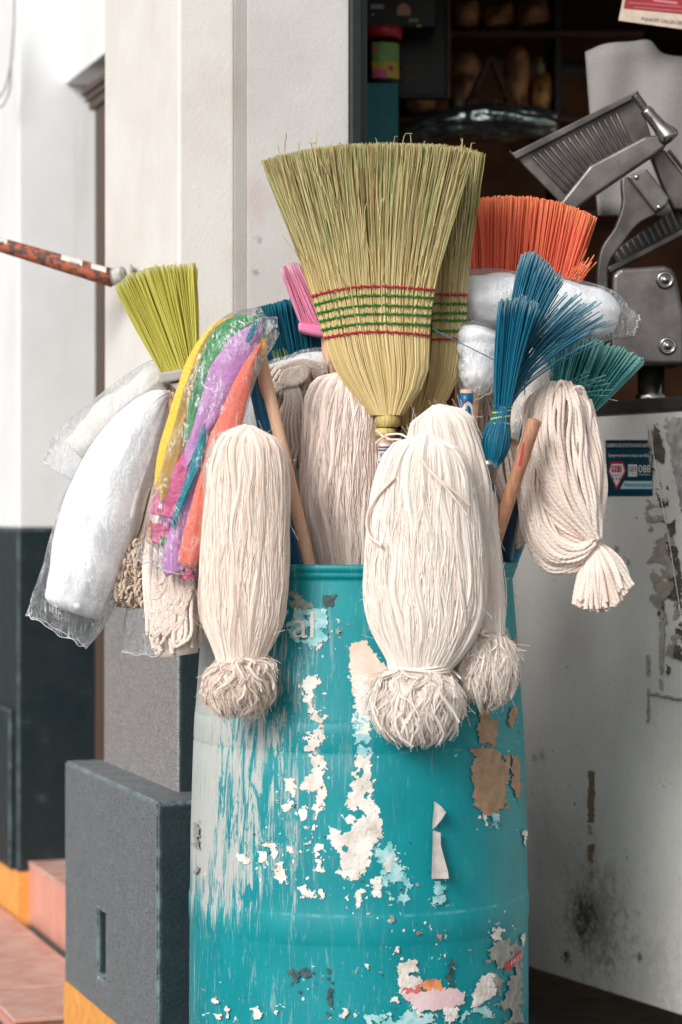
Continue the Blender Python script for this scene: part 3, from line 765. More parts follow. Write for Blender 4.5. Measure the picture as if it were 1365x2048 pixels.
obj('tape_edge', tubes('tape_edge', Cl, .0009, 5), M_clearedge, ctr)
Cl = np.array([[tuple(on_box(x, y, .004)) for x, y in np.stack([np.linspace(1302, 1390, 12), np.linspace(1386, 1404, 12) + np.sin(np.arange(12) * 2.2) * 1.5], -1)]])
obj('dent_edge', tubes('dent_edge', Cl, .0028, 6), simple('chipped_enamel', srgb(120, 112, 104), srgb(190, 186, 180), .6, sc=120), ctr)

# ------------------------------------------------------------------ machine on the counter
M_cast = simple('cast_aluminium', srgb(128, 123, 120), srgb(92, 88, 86), .36, .8, sc=16, bsc=180, bstr=.1)
M_cast2 = simple('grey_cast_metal', srgb(108, 102, 99), srgb(78, 74, 72), .42, .7, sc=20, bsc=180, bstr=.1)
M_poly = simple('polished_metal', srgb(176, 172, 168), srgb(140, 136, 134), .2, 1., sc=20)
ZM = 4.62
mc = thing('juice_press', 'grey cast metal press with ribbed plates and lever standing on the counter', 'press', P(1302, 806, ZM))
def pp(name, pts, Z, dep, m, bev=.004, lab=None, seg=3):
    return obj(name, prism(name, [P(x, y, Z) for x, y in pts], (0, dep, 0), bev, seg), m, mc, label=lab)
def smooth_pts(pts, n):
    q = cr([(*p, 0) for p in pts], n); return [(a, b) for a, b, _ in q]
pp('base_housing', [(1226, 548), (1240, 536), (1330, 530), (1348, 538), (1356, 560), (1372, 640), (1372, 730), (1224, 730), (1224, 640)], ZM - .05, .14, M_cast, .012, seg=4)
obj('post', lathe('post', [(.0, P(0, 806, ZM).z), (.030, P(0, 806, ZM).z), (.030, P(0, 790, ZM).z), (.026, P(0, 788, ZM).z), (.026, P(0, 731, ZM).z), (0, P(0, 731, ZM).z)], (P(1303, 0, ZM).x, ZM, 0), 32), M_poly, mc)
for (x, y) in ((1331, 560), (1336, 692)):
    c = P(x, y, ZM - .05); prof = [(.0, 0), (.0170, 0), (.0175, .003), (.015, .006), (.0115, .0065), (.0105, .004), (.0075, .004), (.007, .009), (0, .0095)]
    obj('bolt', lathe('bolt', [(r, z) for r, z in prof], c - Vector((0, .0, 0)), 24, Vector((0, -1, 0))), M_poly, mc)
pp('arm', smooth_pts([(1197, 600), (1196, 540), (1204, 496), (1232, 452), (1246, 410), (1252, 352), (1262, 356)], 24) + smooth_pts([(1300, 344), (1330, 390), (1338, 402), (1318, 424), (1280, 446), (1244, 490), (1222, 520), (1218, 600)], 24), ZM - .045, .03, M_cast2, .005)
pp('arm_plate', [(1256, 352), (1294, 336), (1340, 395), (1336, 410), (1312, 424)], ZM - .062, .016, M_cast, .004)
for x, y in ((1274, 354), (1319, 414)):
    obj('rivet', lathe('rivet', [(0.0055, 0), (.005, .002), (.003, .0035), (0, .004)], P(x, y, ZM - .0621), 14, Vector((0, -1, 0))), M_poly, mc)
pp('lever_arm', [(1105, 424), (1180, 330), (1290, 272), (1330, 268), (1336, 290), (1308, 312), (1180, 398), (1140, 432)], ZM - .035, .03, M_cast, .006)
# knob at the end of the lever
kp = [(1282, 196), (1300, 222), (1322, 250), (1342, 282)]
K0, K1 = P(1291, 218, ZM - .03), P(1343, 280, ZM - .03); ax = (K1 - K0)
obj('handle_knob', lathe('handle_knob', [(0, 0), (.011, 0), (.0125, .006), (.012, .02), (.014, .045), (.0205, .064), (.021, .071), (.017, .078), (0, .08)], K0, 24, ax.normalized()), M_poly, mc)
rod('threaded_stud', P(1270, 188, ZM - .03), P(1296, 224, ZM - .03), .0075, .0075, M_cast2, mc, 12, dome=False)
for k in range(6):
    q = P(1269, 187, ZM - .03).lerp(P(1288, 213, ZM - .03), (k + .5) / 6)
    obj('thread', lathe('thread', [(.0072, -.0012), (.0098, 0), (.0072, .0012)], q, 14, ax.normalized()), M_cast2, mc)
rod('tie_bar', P(1338, 300, ZM - .0), P(1400, 380, ZM + .02), .004, None, simple('brass_rod', srgb(120, 100, 76), None, .35, 1.), mc, 8)
# ribbed plates: each rib its own bar
def ribbed(corners, n, Z, m, rib_m, w=.0048, inset=(.06, .94), lo=.12, hi=.93):
    a, b, c, d = [np.array(p, float) for p in corners]     # a->b long edge top, d->c long edge bottom
    pp('plate', [tuple(a), tuple(b), tuple(c), tuple(d)], Z, .012, m, .003)
    for i in range(n):
        u = inset[0] + (inset[1] - inset[0]) * i / (n - 1)
        p0 = a + (b - a) * u; p1 = d + (c - d) * u
        s, e = p0 + (p1 - p0) * lo, p0 + (p1 - p0) * hi
        rod('rib', P(*s, Z - .001), P(*e, Z - .001), w, w, rib_m, mc, 8, 2)
ribbed([(1030, 312), (1278, 190), (1310, 290), (1140, 424)], 15, ZM + .05, M_cast2, M_cast2, .0040, (.1, .80), .10, .86)
pp('plate_rim', [(1018, 300), (1028, 304), (1276, 180), (1282, 190), (1034, 318)], ZM + .035, .03, M_cast2, .003)
ribbed([(1222, 505), (1385, 392), (1400, 440), (1240, 535)], 14, ZM + .05, M_blackb, M_cast2, .0036, (.05, .95), .05, .95)
pp('plate_rim', [(1216, 534), (1400, 440), (1402, 452), (1222, 546)], ZM + .03, .03, M_cast2, .003)
pp('rear_bracket', [(1298, 300), (1330, 296), (1400, 390), (1400, 420), (1350, 420), (1330, 380)], ZM + .01, .03, M_cast2, .006)

t = thing('paper_sheet', 'large grey cloth sheet hanging behind the press', 'cloth', P(1270, 400, 4.95))
V = []; Q = []
pts_l = [(1172, 104), (1186, 260), (1190, 420)]
top = smooth_pts([(1172, 104), (1210, 88), (1260, 83), (1304, 82), (1322, 104), (1356, 112), (1400, 110)], 24)
for j in range(12):
    for x, y in top:
        k = j / 11; yy = y + (430 - y) * k; xx = x + (24 * k * (1 - (x - 1172) / 230))
        V.append(tuple(P(xx, yy, 4.95 + .01 * math.sin(xx * .05 + k * 3))))
n = len(top); Q = [(j*n + i, j*n + i + 1, (j+1)*n + i + 1, (j+1)*n + i) for j in range(11) for i in range(n - 1)]
me = bpy.data.meshes.new('sheet'); me.from_pydata(V, [], Q); me.polygons.foreach_set('use_smooth', np.ones(len(Q), bool))
o = obj('cloth_sheet', me, simple('grey_cloth', srgb(150, 146, 144), srgb(140, 136, 134), .9, sc=200), t)
o.modifiers.new('thickness', 'SOLIDIFY').thickness = .003
t = thing('sign', 'red and white printed card hanging tilted at the top right', 'sign', P(1310, 30, 4.85))
obj('card', prism('card', [P(1238, 40, 4.85), P(1258, -60, 4.85), P(1420, -40, 4.85), P(1400, 62, 4.85)], (0, .004, 0)), simple('card_white', srgb(206, 190, 172), srgb(190, 172, 156), .8, sc=50), t)
obj('red_panel', prism('red_panel', [P(1248, 16, 4.849), P(1262, -58, 4.849), P(1420, -40, 4.849), P(1405, 31, 4.849)], (0, .0008, 0)), simple('card_red', srgb(150, 34, 48), srgb(138, 30, 44), .7), t)
M_pale = simple('card_pink_print', srgb(196, 120, 120), None, .7)
for (x0, y0, x1, y1, w) in ((1258, 5, 1365, 14, 1.6), (1268, 14, 1380, 24, 1.4), (1308, 2, 1356, 8, 5)):
    obj('printed_rule', prism('printed_rule', [P(x0, y0, 4.8485), P(x1, y1, 4.8485), P(x1, y1 - w, 4.8485), P(x0, y0 - w, 4.8485)], (0, .0004, 0)), M_pale, t)
text_on('PUNAVIT CALZA DE CHEY', 1284, 33, 1390, 40, lambda x, y: P(x, y, 4.8485), stk_bk, t, skew=11)

# ------------------------------------------------------------------ the barrel
BC = Vector((.0303, 4.10, 0))
yz = lambda y, Z=3.82: CH - (y - CY) / F * Z
prof = [(.284, 0.0), (.289, .012), (.2895, yz(2060)), (.2890, yz(1960)), (.2885, yz(1896)), (.2890, yz(1890)), (.2899, yz(1886)), (.2903, yz(1862)), (.2900, yz(1838)), (.2888, yz(1832)), (.2880, yz(1826)), (.2875, yz(1800)),
        (.2868, yz(1700)), (.2845, yz(1600)), (.2822, yz(1514)), (.2808, yz(1509)), (.2812, yz(1506)), (.2818, yz(1503)), (.2808, yz(1470)), (.2800, yz(1452)), (.2787, yz(1449)), (.2793, yz(1445)), (.2785, yz(1440)), (.2755, yz(1390)), (.2715, yz(1320)),
        (.2675, yz(1250)), (.2640, yz(1195)), (.2618, yz(1165)), (.2615, yz(1160)), (.2650, yz(1157)), (.2668, yz(1155)), (.2672, yz(1149)), (.2662, yz(1146)), (.2700, yz(1143)), (.2712, yz(1138)), (.2708, yz(1132)), (.2690, yz(1130)),
        (.258, yz(1130)), (.254, yz(1135)), (.252, yz(1160)), (.258, yz(1250)), (.275, yz(1600)), (.28, .03), (0, .03)]
def bar_r(z):
    zs = [p[1] for p in prof[:37]]; rs = [p[0] for p in prof[:37]]
    return float(np.interp(z, zs, rs))
def on_bar(px, py, off=.0008):
    Z = 3.82
    for _ in range(5):
        z = CH - (py - CY) / F * Z; r = bar_r(z) + off
        X = (px - CX) / F * Z - BC.x; X = max(-r * .9985, min(r * .9985, X))
        Z = BC.y - math.sqrt(r*r - X*X)
    return Vector((X + BC.x, Z, CH - (py - CY) / F * Z))
def barrel_mat():
    t = NT('teal_barrel_paint')
    uv = t.n.new('ShaderNodeUVMap').outputs[0]
    sep = t.n.new('ShaderNodeSeparateXYZ'); t.l.new(uv, sep.inputs[0])
    ang, z = sep.outputs[0], sep.outputs[1]                 # ang: pi = facing the street, larger = left
    base = t.mix(t.ramp(t.noise(t.mapping(uv, (3, 9, 1)), 1.2, 5), (.35, 0), (.7, 1)), srgb(0, 130, 139), srgb(2, 142, 149))
    g = t.noise(t.mapping(uv, (14, 4, 1)), 1.5, 6, .65)
    base = t.mix(t.mrange(g, .60, .75, 0, .35), base, srgb(20, 100, 110))
    # vertical scuffs, dense on the left flank
    left = t.mrange(ang, math.pi + .05, math.pi + 1.25, 0, 1)
    left2 = t.mrange(ang, math.pi - .40, math.pi + .60, 0, 1)
    zw = t.math('ADD', z, t.math('MULTIPLY', t.math('SUBTRACT', t.noise(t.mapping(uv, (9, .6, 1)), 1.0, 6, .7), .5), .30))
    hband = t.math('MULTIPLY', t.mrange(zw, .38, .56), t.mrange(zw, 1.02, .86))
    st = t.noise(t.mapping(uv, (52, 6.0, 1), rot=(0, 0, .08)), 1.0, 10, .78, .7)
    st2 = t.noise(t.mapping(uv, (170, 34, 1), rot=(0, 0, -.3)), 1.0, 8, .85)
    st3 = t.noise(t.mapping(uv, (10, 5, 1)), 1.0, 6, .7, .8)
    th = t.math('ADD', t.math('MULTIPLY', left, t.math('ADD', t.math('MULTIPLY', hband, .135), .03)), t.math('MULTIPLY', t.math('MULTIPLY', left2, hband), .06))
    mixn = t.math('ADD', t.math('ADD', t.math('MULTIPLY', st, .50), t.math('MULTIPLY', st2, .26)), t.math('MULTIPLY', st3, .24))
    gap = t.noise(t.mapping(uv, (16, 9, 1), loc=(2, 8, 0), rot=(0, 0, .12)), 1.0, 9, .75, 1.2)
    edge = t.mrange(ang, math.pi + .85, math.pi + 1.25, 1, .25)          # bare plastic shows between the rubs, less so at the flank
    th = t.math('SUBTRACT', th, t.math('MULTIPLY', t.math('MULTIPLY', t.mrange(gap, .47, .60), .16), edge))
    m1 = t.mrange(t.math('ADD', mixn, th), .560, .650)
    scuff = t.mix(t.ramp(st2, (.40, 0), (.62, 1)), srgb(176, 178, 174), srgb(206, 202, 196))
    scuff = t.mix(t.mrange(t.noise(t.mapping(uv, (40, 5, 1), loc=(4, 4, 0)), 1.0, 6, .7), .55, .68, 0, .5), scuff, srgb(130, 132, 128))
    col = t.mix(t.math('MULTIPLY', m1, .90), base, scuff)
    # paler chalky streaks towards the middle and dull rubs everywhere
    ck = t.noise(t.mapping(uv, (22, 8.0, 1), loc=(7, 2, 0), rot=(0, 0, .1)), 1.0, 8, .76, .6)
    col = t.mix(t.math('MULTIPLY', t.mrange(ck, .54, .68), t.math('ADD', t.math('MULTIPLY', left2, .42), .10)), col, srgb(170, 188, 186))
    rb = t.noise(t.mapping(uv, (70, 30, 1), loc=(1, 5, 0)), 1.0, 7, .8)
    col = t.mix(t.mrange(rb, .56, .72, 0, .30), col, srgb(60, 128, 134))
    # low dirt and dark rubs
    low = t.mrange(z, .46, .22)
    dk = t.noise(t.mapping(uv, (26, 12, 1)), 1.0, 7, .75)
    col = t.mix(t.math('MULTIPLY', t.mrange(dk, .58, .70), t.math('ADD', t.math('MULTIPLY', low, .5), .14)), col, srgb(40, 60, 64))
    wh = t.noise(t.mapping(uv, (52, 36, 1), loc=(3, 1, 0)), 1.0, 5, .7)
    col = t.mix(t.math('MULTIPLY', t.mrange(wh, .60, .68), t.math('ADD', t.math('MULTIPLY', low, .55), .10)), col, srgb(188, 196, 194))
    # fine scratches
    sc = t.noise(t.mapping(uv, (60, 900, 1), rot=(0, 0, .25)), .35, 3, .7)
    col = t.mix(t.mrange(sc, .70, .76, 0, .35), col, srgb(120, 180, 182))
    # rubbed bead lines
    for zz in (yz(1832), yz(1506), yz(1447)):
        ln = t.math('ABSOLUTE', t.math('SUBTRACT', z, zz))
        col = t.mix(t.math('MULTIPLY', t.mrange(ln, .0035, .0008), t.mrange(t.noise(t.mapping(uv, (14, 1, 1)), 1, 5), .45, .65, 0, .4)), col, srgb(110, 180, 182))
    nm = t.bump(m1, .15, .0006, t.bump(t.noise(t.mapping(uv, (30, 40, 1)), 1, 4), .15, .002))
    return t.done(col, t.mrange(m1, 0, 1, .46, .8), nm, spec=.35)
M_bar = barrel_mat()
bar = thing('barrel', 'scuffed teal plastic barrel holding the mops and brooms', 'barrel', (BC.x, BC.y, 0))
obj('drum', lathe('drum', prof, BC, 160), M_bar, bar)

M_pap = simple('white_paper_remnant', srgb(236, 231, 224), srgb(196, 184, 172), .9, sc=26, bsc=110, bstr=.8, bd=.004, lo=.42, hi=.72, det=7)
M_papt = simple('thin_paper_remnant', srgb(178, 214, 216), srgb(120, 190, 194), .9, sc=60, lo=.4, hi=.62)
M_paptan = simple('brown_glue_remnant', srgb(176, 146, 118), srgb(150, 122, 98), .9, sc=50, bsc=140, bstr=.5, bd=.002)
M_papg = simple('grey_paper_remnant', srgb(168, 164, 154), srgb(124, 132, 128), .9, sc=70)
M_papp = simple('pink_paper', srgb(232, 206, 208), srgb(222, 190, 194), .85, sc=30)
M_papo = simple('orange_print_paper', srgb(232, 160, 96), srgb(206, 110, 84), .85, sc=60)
M_papr = simple('red_print_paper', srgb(198, 86, 84), srgb(214, 130, 112), .8, sc=60)
M_dkr = simple('dark_rub', srgb(40, 58, 60), srgb(70, 96, 98), .7, sc=90)
bb = on_bar
R = [
 # centre strip and big blot
 ([(696, 1292), (730, 1280), (770, 1330), (775, 1380), (745, 1385), (740, 1400), (712, 1395), (700, 1340)], simple('peach_paper', srgb(232, 196, 180), srgb(238, 222, 208), .9, sc=24, lo=.4, hi=.6), 4, None),
 ([(712, 1395), (742, 1400), (742, 1512), (716, 1514), (706, 1450)], M_papt, 5, .25),
 ([(705, 1345), (745, 1345), (742, 1420), (738, 1470), (712, 1465), (708, 1400)], M_pap, 5, .35),
 ([(716, 1512), (742, 1508), (742, 1570), (748, 1600), (765, 1640), (768, 1660), (748, 1700), (735, 1740), (705, 1765), (680, 1745), (676, 1710), (658, 1690), (664, 1650), (690, 1625), (702, 1575)], M_pap, 7, .42),
 ([(752, 1700), (780, 1690), (800, 1715), (822, 1770), (815, 1800), (785, 1800), (765, 1760)], M_papt, 10, .2),
 ([(765, 1725), (790, 1700), (795, 1720), (775, 1740)], M_pap, 5, None),
 ([(742, 1760), (762, 1755), (765, 1790), (748, 1795)], M_pap, 4, None), ([(714, 1782), (726, 1780), (720, 1815), (712, 1818)], M_pap, 3, None), ([(692, 1796), (700, 1800), (696, 1805)], M_pap, 3, None),
 # left-centre arc
 ([(606, 1360), (635, 1352), (640, 1375), (622, 1400), (648, 1440), (640, 1452), (622, 1430), (610, 1395)], M_pap, 7, .25),
 ([(610, 1470), (640, 1455), (652, 1480), (640, 1505), (612, 1500)], M_pap, 9, .1),
 ([(622, 1512), (648, 1512), (650, 1580), (650, 1610), (628, 1650), (602, 1640), (598, 1620), (626, 1610), (632, 1592), (602, 1575), (612, 1555), (624, 1545)], M_pap, 6, .35),
 ([(570, 1560), (590, 1555), (592, 1575), (585, 1592), (572, 1580)], M_pap, 4, None), ([(560, 1608), (582, 1602), (580, 1622), (565, 1622)], M_pap, 5, None),
 ([(598, 1660), (628, 1655), (625, 1690), (600, 1680)], M_pap, 8, .1), ([(632, 1690), (645, 1692), (642, 1720), (650, 1745), (634, 1746), (630, 1715)], M_pap, 4, .3),
 ([(474, 1710), (488, 1706), (505, 1722), (495, 1728), (478, 1722)], M_pap, 3, None), ([(516, 1704), (534, 1702), (534, 1724), (520, 1726)], M_pap, 2.5, None),
 ([(526, 1690), (548, 1688), (556, 1712), (548, 1722), (542, 1700)], M_pap, 3, None), ([(552, 1728), (566, 1726), (575, 1755), (562, 1768), (553, 1752)], M_pap, 6, .3), ([(576, 1692), (584, 1690), (585, 1705), (574, 1704)], M_pap, 3, None),
 ([(598, 1778), (612, 1772), (636, 1790), (640, 1780), (650, 1785), (645, 1796), (600, 1798)], M_pap, 4, .4),
 # sticker remains under the rim
 ([(578, 1185), (592, 1180), (606, 1196), (632, 1212), (626, 1220), (578, 1212)], M_papg, 4, .4), ([(572, 1218), (654, 1218), (652, 1280), (630, 1298), (590, 1280), (572, 1260)], M_papt, 4, .12),
 ([(620, 1298), (648, 1285), (650, 1280), (640, 1296)], M_pap, 2, None), ([(645, 1188), (672, 1190), (668, 1212), (648, 1212)], M_dkr, 3, None),
 # right strips
 ([(966, 1390), (982, 1388), (984, 1430), (995, 1440), (992, 1490), (962, 1490), (953, 1470), (960, 1425)], M_paptan, 4, None),
 ([(948, 1500), (985, 1492), (1005, 1510), (1016, 1560), (1014, 1610), (990, 1628), (958, 1625), (948, 1600), (945, 1540)], M_paptan, 6, .45),
 ([(1008, 1512), (1022, 1512), (1018, 1560), (1010, 1565)], M_paptan, 3, None), ([(1028, 1512), (1040, 1510), (1042, 1560), (1046, 1590), (1038, 1602), (1022, 1570)], M_paptan, 5, .4),
 ([(1020, 1418), (1034, 1412), (1036, 1430), (1026, 1458), (1017, 1450)], M_paptan, 3, None), ([(1000, 1380), (1012, 1376), (1010, 1400), (998, 1404)], M_papr, 4, None),
 ([(988, 1630), (1000, 1628), (996, 1655), (988, 1650)], M_papt, 4, None), ([(968, 1630), (974, 1632), (972, 1645)], M_pap, 2.5, None), ([(1046, 1660), (1053, 1655), (1052, 1690)], M_pap, 4, None), ([(1027, 1270), (1034, 1280), (1034, 1340), (1030, 1330)], M_papr, 2, None),
 # low right collage
 ([(800, 1925), (832, 1922), (838, 1945), (815, 1945), (840, 1958), (845, 1975), (815, 1992), (800, 1985), (794, 1955)], M_pap, 4, None), ([(802, 1978), (840, 1970), (850, 1985), (840, 2000), (808, 1995)], M_papr, 4, None),
 ([(842, 1966), (868, 1956), (884, 1968), (890, 1980), (850, 1985)], M_papo, 4, None), ([(806, 1990), (890, 1976), (905, 1974), (930, 1988), (930, 2008), (895, 2018), (840, 2024), (832, 2018)], M_papp, 2.5, None),
 ([(826, 2010), (838, 2020), (848, 2032), (832, 2036)], M_pap, 3, None), ([(950, 1980), (965, 1950), (990, 1950), (996, 1985), (975, 2002), (955, 2016), (944, 2014)], M_pap, 3, None),
 ([(975, 1900), (1000, 1880), (1018, 1878), (1020, 1920), (1000, 1990), (990, 1960), (992, 1925), (975, 1922)], M_papg, 5, .35), ([(1022, 1890), (1034, 1882), (1046, 1905), (1044, 1970), (1048, 2000), (1030, 2010), (1012, 1990), (1024, 1940)], M_papg, 4, .45),
 ([(990, 2010), (1040, 1990), (1050, 2050), (1000, 2050)], M_papg, 7, .2), ([(985, 1866), (1008, 1858), (1005, 1880), (982, 1892)], M_pap, 6, .0), ([(1046, 1870), (1050, 1868), (1050, 1895), (1045, 1892)], M_pap, 2.5, None),
 ([(885, 2020), (915, 2016), (920, 2040), (890, 2046)], M_pap, 4, None), ([(730, 2030), (880, 2022), (880, 2050), (730, 2056)], M_papt, 6, .05), ([(920, 2030), (985, 2010), (985, 2030), (920, 2048)], M_papt, 7, .05),
 ([(780, 1830), (790, 1828), (788, 1845), (780, 1848)], M_papg, 3, None), ([(792, 1895), (800, 1893), (798, 1904), (790, 1903)], M_pap, 2, None), ([(722, 1932), (736, 1930), (738, 1940), (724, 1942)], M_pap, 3, .1), ([(783, 1996), (796, 1994), (796, 2004), (784, 2004)], M_pap, 3, None),
 ([(577, 1944), (620, 1938), (634, 1970), (600, 1984), (584, 1966)], M_dkr, 8, .08), ([(654, 1938), (666, 1940), (664, 2040), (655, 2040)], M_dkr, 5, .1), ([(892, 1918), (908, 1918), (908, 1975), (893, 1975)], M_dkr, 3, .3),
 ([(505, 2018), (522, 2016), (520, 2040), (508, 2042)], M_pap, 4, None), ([(424, 2000), (440, 2004), (444, 2046), (430, 2040)], M_pap, 5, .2), ([(548, 2010), (556, 2012), (552, 2030)], M_pap, 3, None), ([(452, 2010), (458, 2030), (454, 2048)], M_pap, 3, None),
 ([(388, 1640), (396, 1640), (395, 1740), (389, 1745)], M_papg, 3, .3), ([(686, 2018), (700, 2016), (696, 2034), (684, 2034)], M_pap, 4, .3), ([(875, 1868), (884, 1870), (880, 1882)], M_papr, 2, None), ([(834, 1862), (842, 1866), (836, 1872)], M_papr, 2, None),
 ([(868, 1795), (890, 1790), (890, 1810), (868, 1812)], M_papt, 5, .1), ([(868, 1768), (893, 1770), (892, 1790), (866, 1792)], M_papt, 4, .25), ([(670, 1258), (682, 1250), (686, 1262), (674, 1275)], M_papg, 4, .1),
]
for i, (pts, m, a, h) in enumerate(R):
    q = residue('paper_remnant', pts, bb, m, bar, amp=a * 1.5 + 1, nsc=.085, seed=i + 20, hole=h, off=.0007 + .00006 * i, lift=.0006)
    if q is not None and h is not None and h < .3: q['kind'] = 'stuff'      # crumbled beyond counting
for q in bar.children:
    if q.name == 'paper_remnant.061': q['kind'] = 'stuff'
# small flecks of paper and paint round the remnants
rg = np.random.default_rng(77)
for m, cnt, nm in ((M_pap, 150, 'paper_flecks'), (M_papt, 130, 'paper_flecks'), (M_papg, 90, 'paper_flecks'), (M_dkr, 70, 'paint_chips')):
    V, Q = [], []
    while len(Q) < cnt:
        pts = np.array(R[rg.integers(len(R))][0], float); p = pts[rg.integers(len(pts))] + rg.normal(0, 16, 2)
        if p[1] < 1180 or p[1] > 2046 or abs(p[0] - 718) > 322: continue
        a, b_, th = 1.0 + 3.2 * rg.random() ** 2, 1.0 + 4.5 * rg.random() ** 2, rg.random() * 3; k0 = len(V)
        for k in range(6):
            an = k * math.pi / 3; x, y = a * math.cos(an) * (.6 + .7 * rg.random()), b_ * math.sin(an) * (.6 + .7 * rg.random())
            V.append(tuple(on_bar(p[0] + x * math.cos(th) - y * math.sin(th), p[1] + x * math.sin(th) + y * math.cos(th), .0006)))
        Q.append(tuple(range(k0 + 5, k0 - 1, -1)))
    me = bpy.data.meshes.new(nm); me.from_pydata(V, [], Q); obj(nm, me, m, bar, 'stuff')
# hanging torn flap
def flap(name, rows, m):
    V = []; 
    for (xl, xr, y, o0, o1) in rows:
        for k in range(5):
            u = k / 4; V.append(tuple(on_bar(xl + (xr - xl) * u, y, o0 + (o1 - o0) * u * u)))
    n = len(rows); Q = [(j*5 + k, (j+1)*5 + k, (j+1)*5 + k + 1, j*5 + k + 1) for j in range(n - 1) for k in range(4)]
    me = bpy.data.meshes.new(name); me.from_pydata(V, [], Q); obj(name, me, m, bar)
M_flap = simple('curled_paper', srgb(182, 176, 171), srgb(158, 152, 147), .8, sc=60)  # paper greyed, its shadowed look put into the base colour
flap('torn_flap', [(868, 872, 1604, .006, .004), (869, 884, 1614, .006, .015), (868, 893, 1625, .006, .022), (866, 884, 1640, .006, .016), (865, 868, 1658, .006, .006)], M_flap)
flap('torn_flap', [(867, 870, 1662, .006, .006), (866, 882, 1666, .006, .014), (866, 882, 1690, .006, .013), (865, 890, 1720, .006, .018), (864, 897, 1745, .006, .024), (864, 898, 1758, .006, .026)], M_flap)
text_on('al', 585, 1222, 628, 1276, lambda x, y: on_bar(x, y, .0042), M_pap, bar)
lab = residue('red_label', [(1012, 1930), (1044, 1900), (1045, 1916), (1014, 1944)], bb, simple('red_label_print', srgb(196, 60, 74), srgb(180, 50, 66), .6, sc=80), bar, amp=1.5, off=.0058)
text_on('FRES', 1023, 1923, 1045, 1933, lambda x, y: on_bar(x, y, .0064), M_papp, bar, skew=-17)

# ------------------------------------------------------------------ brooms
inside = lambda px, py, Z: P(px, py, Z)
M_wood = simple('pale_wood', srgb(228, 188, 158), srgb(212, 168, 138), .6, sc=30, stretch=(6, 6, .5), bsc=100, bstr=.1)
M_wood2 = simple('worn_wood', srgb(186, 136, 104), srgb(156, 108, 80), .55, sc=30, stretch=(5, 5, .6), bsc=100, bstr=.15)
M_bluep = simple('blue_handle_wrap', srgb(10, 110, 150), srgb(8, 98, 138), .35, sc=20)
M_navy = simple('navy_handle_wrap', srgb(20, 56, 80), None, .4)
M_gcap = simple('grey_plastic', srgb(176, 172, 166), srgb(160, 156, 150), .4, sc=30)
M_wire = simple('steel_wire', srgb(90, 84, 70), None, .4, .9)
M_corn = None
def corn_mat():
    t = NT('broom_straw')
    ln, r = t.attr('len'), t.attr('rnd')
    lowc = t.mix(r, srgb(236, 216, 164), srgb(208, 184, 124)); topc = t.mix(r, srgb(210, 200, 150), srgb(168, 160, 104))
    midc = t.mix(t.math('GREATER_THAN', r, .84), topc, srgb(164, 126, 82)); midc = t.mix(t.math('LESS_THAN', r, .14), midc, srgb(150, 158, 100))
    col = t.mix(t.mrange(ln, .22, .78), lowc, midc)
    return t.done(col, .55, spec=.3)
M_corn = corn_mat()
M_cornd = simple('inner_straw', srgb(120, 104, 56), srgb(96, 84, 44), .8, sc=80, stretch=(1, 1, .1))
M_redth = simple('crimson_twine', srgb(186, 40, 66), srgb(160, 30, 52), .8, sc=300); M_grth = simple('green_twine', srgb(48, 128, 52), srgb(36, 106, 42), .8, sc=300)
